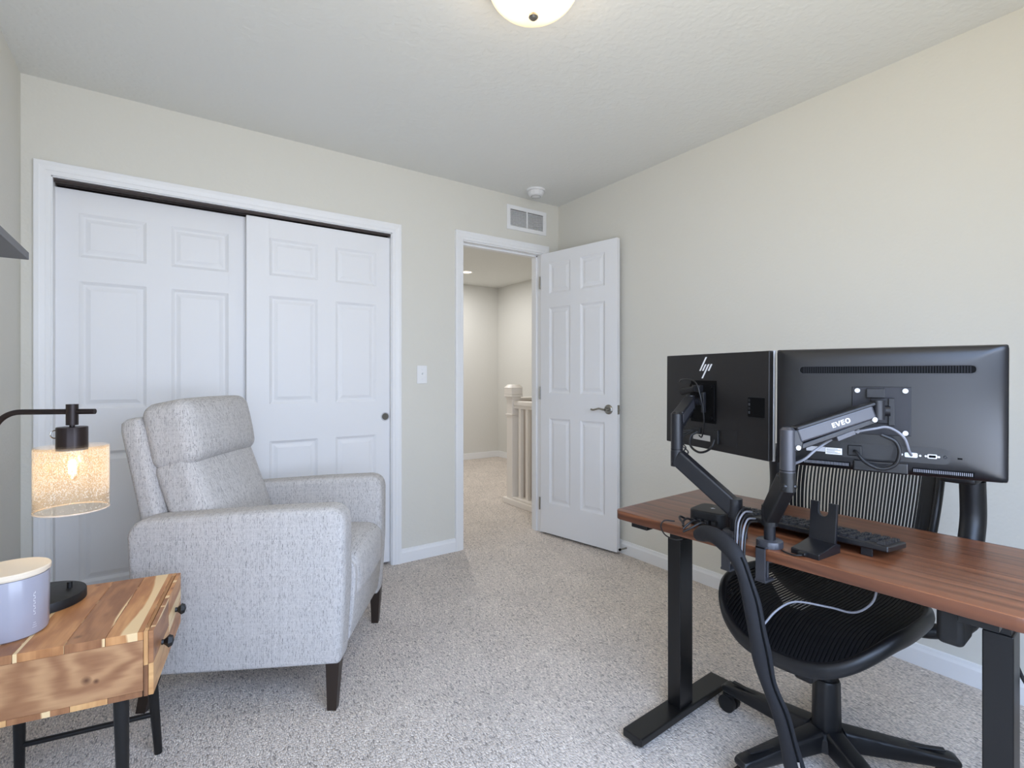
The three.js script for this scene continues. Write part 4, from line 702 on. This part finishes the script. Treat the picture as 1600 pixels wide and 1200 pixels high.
  for (let i = 0; i < 5; i++) {
    const a = Math.PI * (-0.5) + i * Math.PI * 2 / 5 - 0.04, dx = Math.cos(a), dz = Math.sin(a), r = 0.305;
    const s = new THREE.Shape(); s.moveTo(0.03, 0.058); s.lineTo(r - 0.02, 0.062); s.quadraticCurveTo(r + 0.02, 0.062, r + 0.02, 0.078); s.quadraticCurveTo(r + 0.018, 0.094, r - 0.01, 0.094); s.quadraticCurveTo(0.15, 0.108, 0.04, 0.118); s.closePath();
    const g = extr(s, 0.052, 0.010, 4).translate(0, 0, -0.026), p = g.attributes.position; for (let k = 0; k < p.count; k++) p.setZ(k, p.getZ(k) * (1.15 - 0.28 * p.getX(k) / r));
    const leg = part('base_leg', toCreasedNormals(g, 0.7).rotateY(-a), m.chairPlastic, c);
    part('scuff_strip', rbox(r - 0.10, r - 0.01, 0.0935, 0.0985, -0.008, 0.008, 0.002).rotateZ(0.04).translate(0, -0.004, 0).rotateY(-a), m.armDark, leg);
    const w = (o) => rod([dx * r - dz * (o - 0.008) + dz * 0, 0.029, dz * r + dx * (o - 0.008)], [dx * r - dz * (o + 0.008), 0.029, dz * r + dx * (o + 0.008)], 0.028, 0.028, 24);
    const ca = part('caster', [w(-0.014), w(0.014)], m.black, c); part('caster_stem', [rod([dx * r, 0.03, dz * r], [dx * r, 0.07, dz * r], 0.008), rod([dx * r, 0.05, dz * r], [dx * r, 0.062, dz * r], 0.020)], m.chairPlastic, ca);
  }
  // backrest: wrapped strips in a frame, leaning back
  const bz = -0.775 - O[2], BW = 0.235, y0 = 0.555, y1 = 1.075, bx = (y, z) => 2.000 - O[0] + 0.26 * (y - y0) + 0.05 * Math.pow((y - 0.72) / 0.35, 2) - 0.075 * Math.pow(Math.abs(z - bz) / BW, 2.4), hw = (y) => BW * (0.90 + 0.10 * Math.sin((y - y0) / (y1 - y0) * Math.PI));
  const bs = []; for (let i = -21; i <= 21; i++) { const zf = i / 21.8, g = new THREE.BoxGeometry(0.0016, y1 - y0 - 0.02, Math.abs(i) > 16 ? 0.0102 : 0.0060, 1, 14, 1), p = g.attributes.position; for (let k = 0; k < p.count; k++) { const y = p.getY(k) + (y0 + y1) / 2, z = bz + zf * hw(y); p.setXYZ(k, bx(y, z) + p.getX(k), y, z + p.getZ(k)); } g.computeVertexNormals(); bs.push(g); }
  tag(part('back_mesh', bs, m.mesh, c, 'upright mesh strips of the backrest'), null, null, null, 'stuff');
  const fr = []; for (let i = 0; i <= 12; i++) { const y = y0 + (y1 - y0) * i / 12; fr.push([bx(y, bz + hw(y)), y, bz + hw(y)]); } for (let i = 1; i < 12; i++) { const z = bz + hw(y1) * (1 - i / 6); fr.push([bx(y1, z), y1 + 0.02 * (1 - Math.pow(1 - i / 6, 2)), z]); } for (let i = 12; i >= 0; i--) { const y = y0 + (y1 - y0) * i / 12; fr.push([bx(y, bz - hw(y)), y, bz - hw(y)]); } for (let i = 1; i < 12; i++) { const z = bz - hw(y0) * (1 - i / 6); fr.push([bx(y0, z), y0, z]); }
  part('back_frame', tube(fr, 0.012, 180, 10, true), m.chairPlastic, c);
  part('back_support', [tube([[0.10, 0.365, 0], [0.26, 0.37, -0.03], [0.38, 0.42, -0.06], [0.42, 0.52, -0.068], [0.435, 0.60, -0.07]], 0.024, 40, 12), rbox(0.40, 0.43, 0.555, 0.60, -0.16, 0.02, 0.008)], m.chairPlastic, c);
  for (const s of [1, -1]) {
    const z = cz + s * 0.276 + (s < 0 ? -0.004 : 0), zi = cz + s * 0.2;
    part('armrest_post', [tube([[0.18, 0.405, cz + s * 0.04], [0.225, 0.405, zi], [0.262, 0.45, z], [0.28, 0.56, z + s * 0.004], [0.29, 0.70, z], [0.28, 0.862, z - s * 0.004]], 0.021, 60, 12)].map((g) => g), m.chairPlastic, c);
    part('armrest_sleeve', [tube([[0.262, 0.66, z], [0.290, 0.74, z], [0.284, 0.85, z]], 0.030, 30, 14)], m.chairPlastic, c);
    part('armrest_pad', [pad(0.25, 0.032, 0.085, 0.014, 10, (q, x, y, w) => { q.y -= 0.008 * x * x; }).translate(0.27, 0.877, z)], m.black, c);
  }
}

renderer.render(scene, camera);
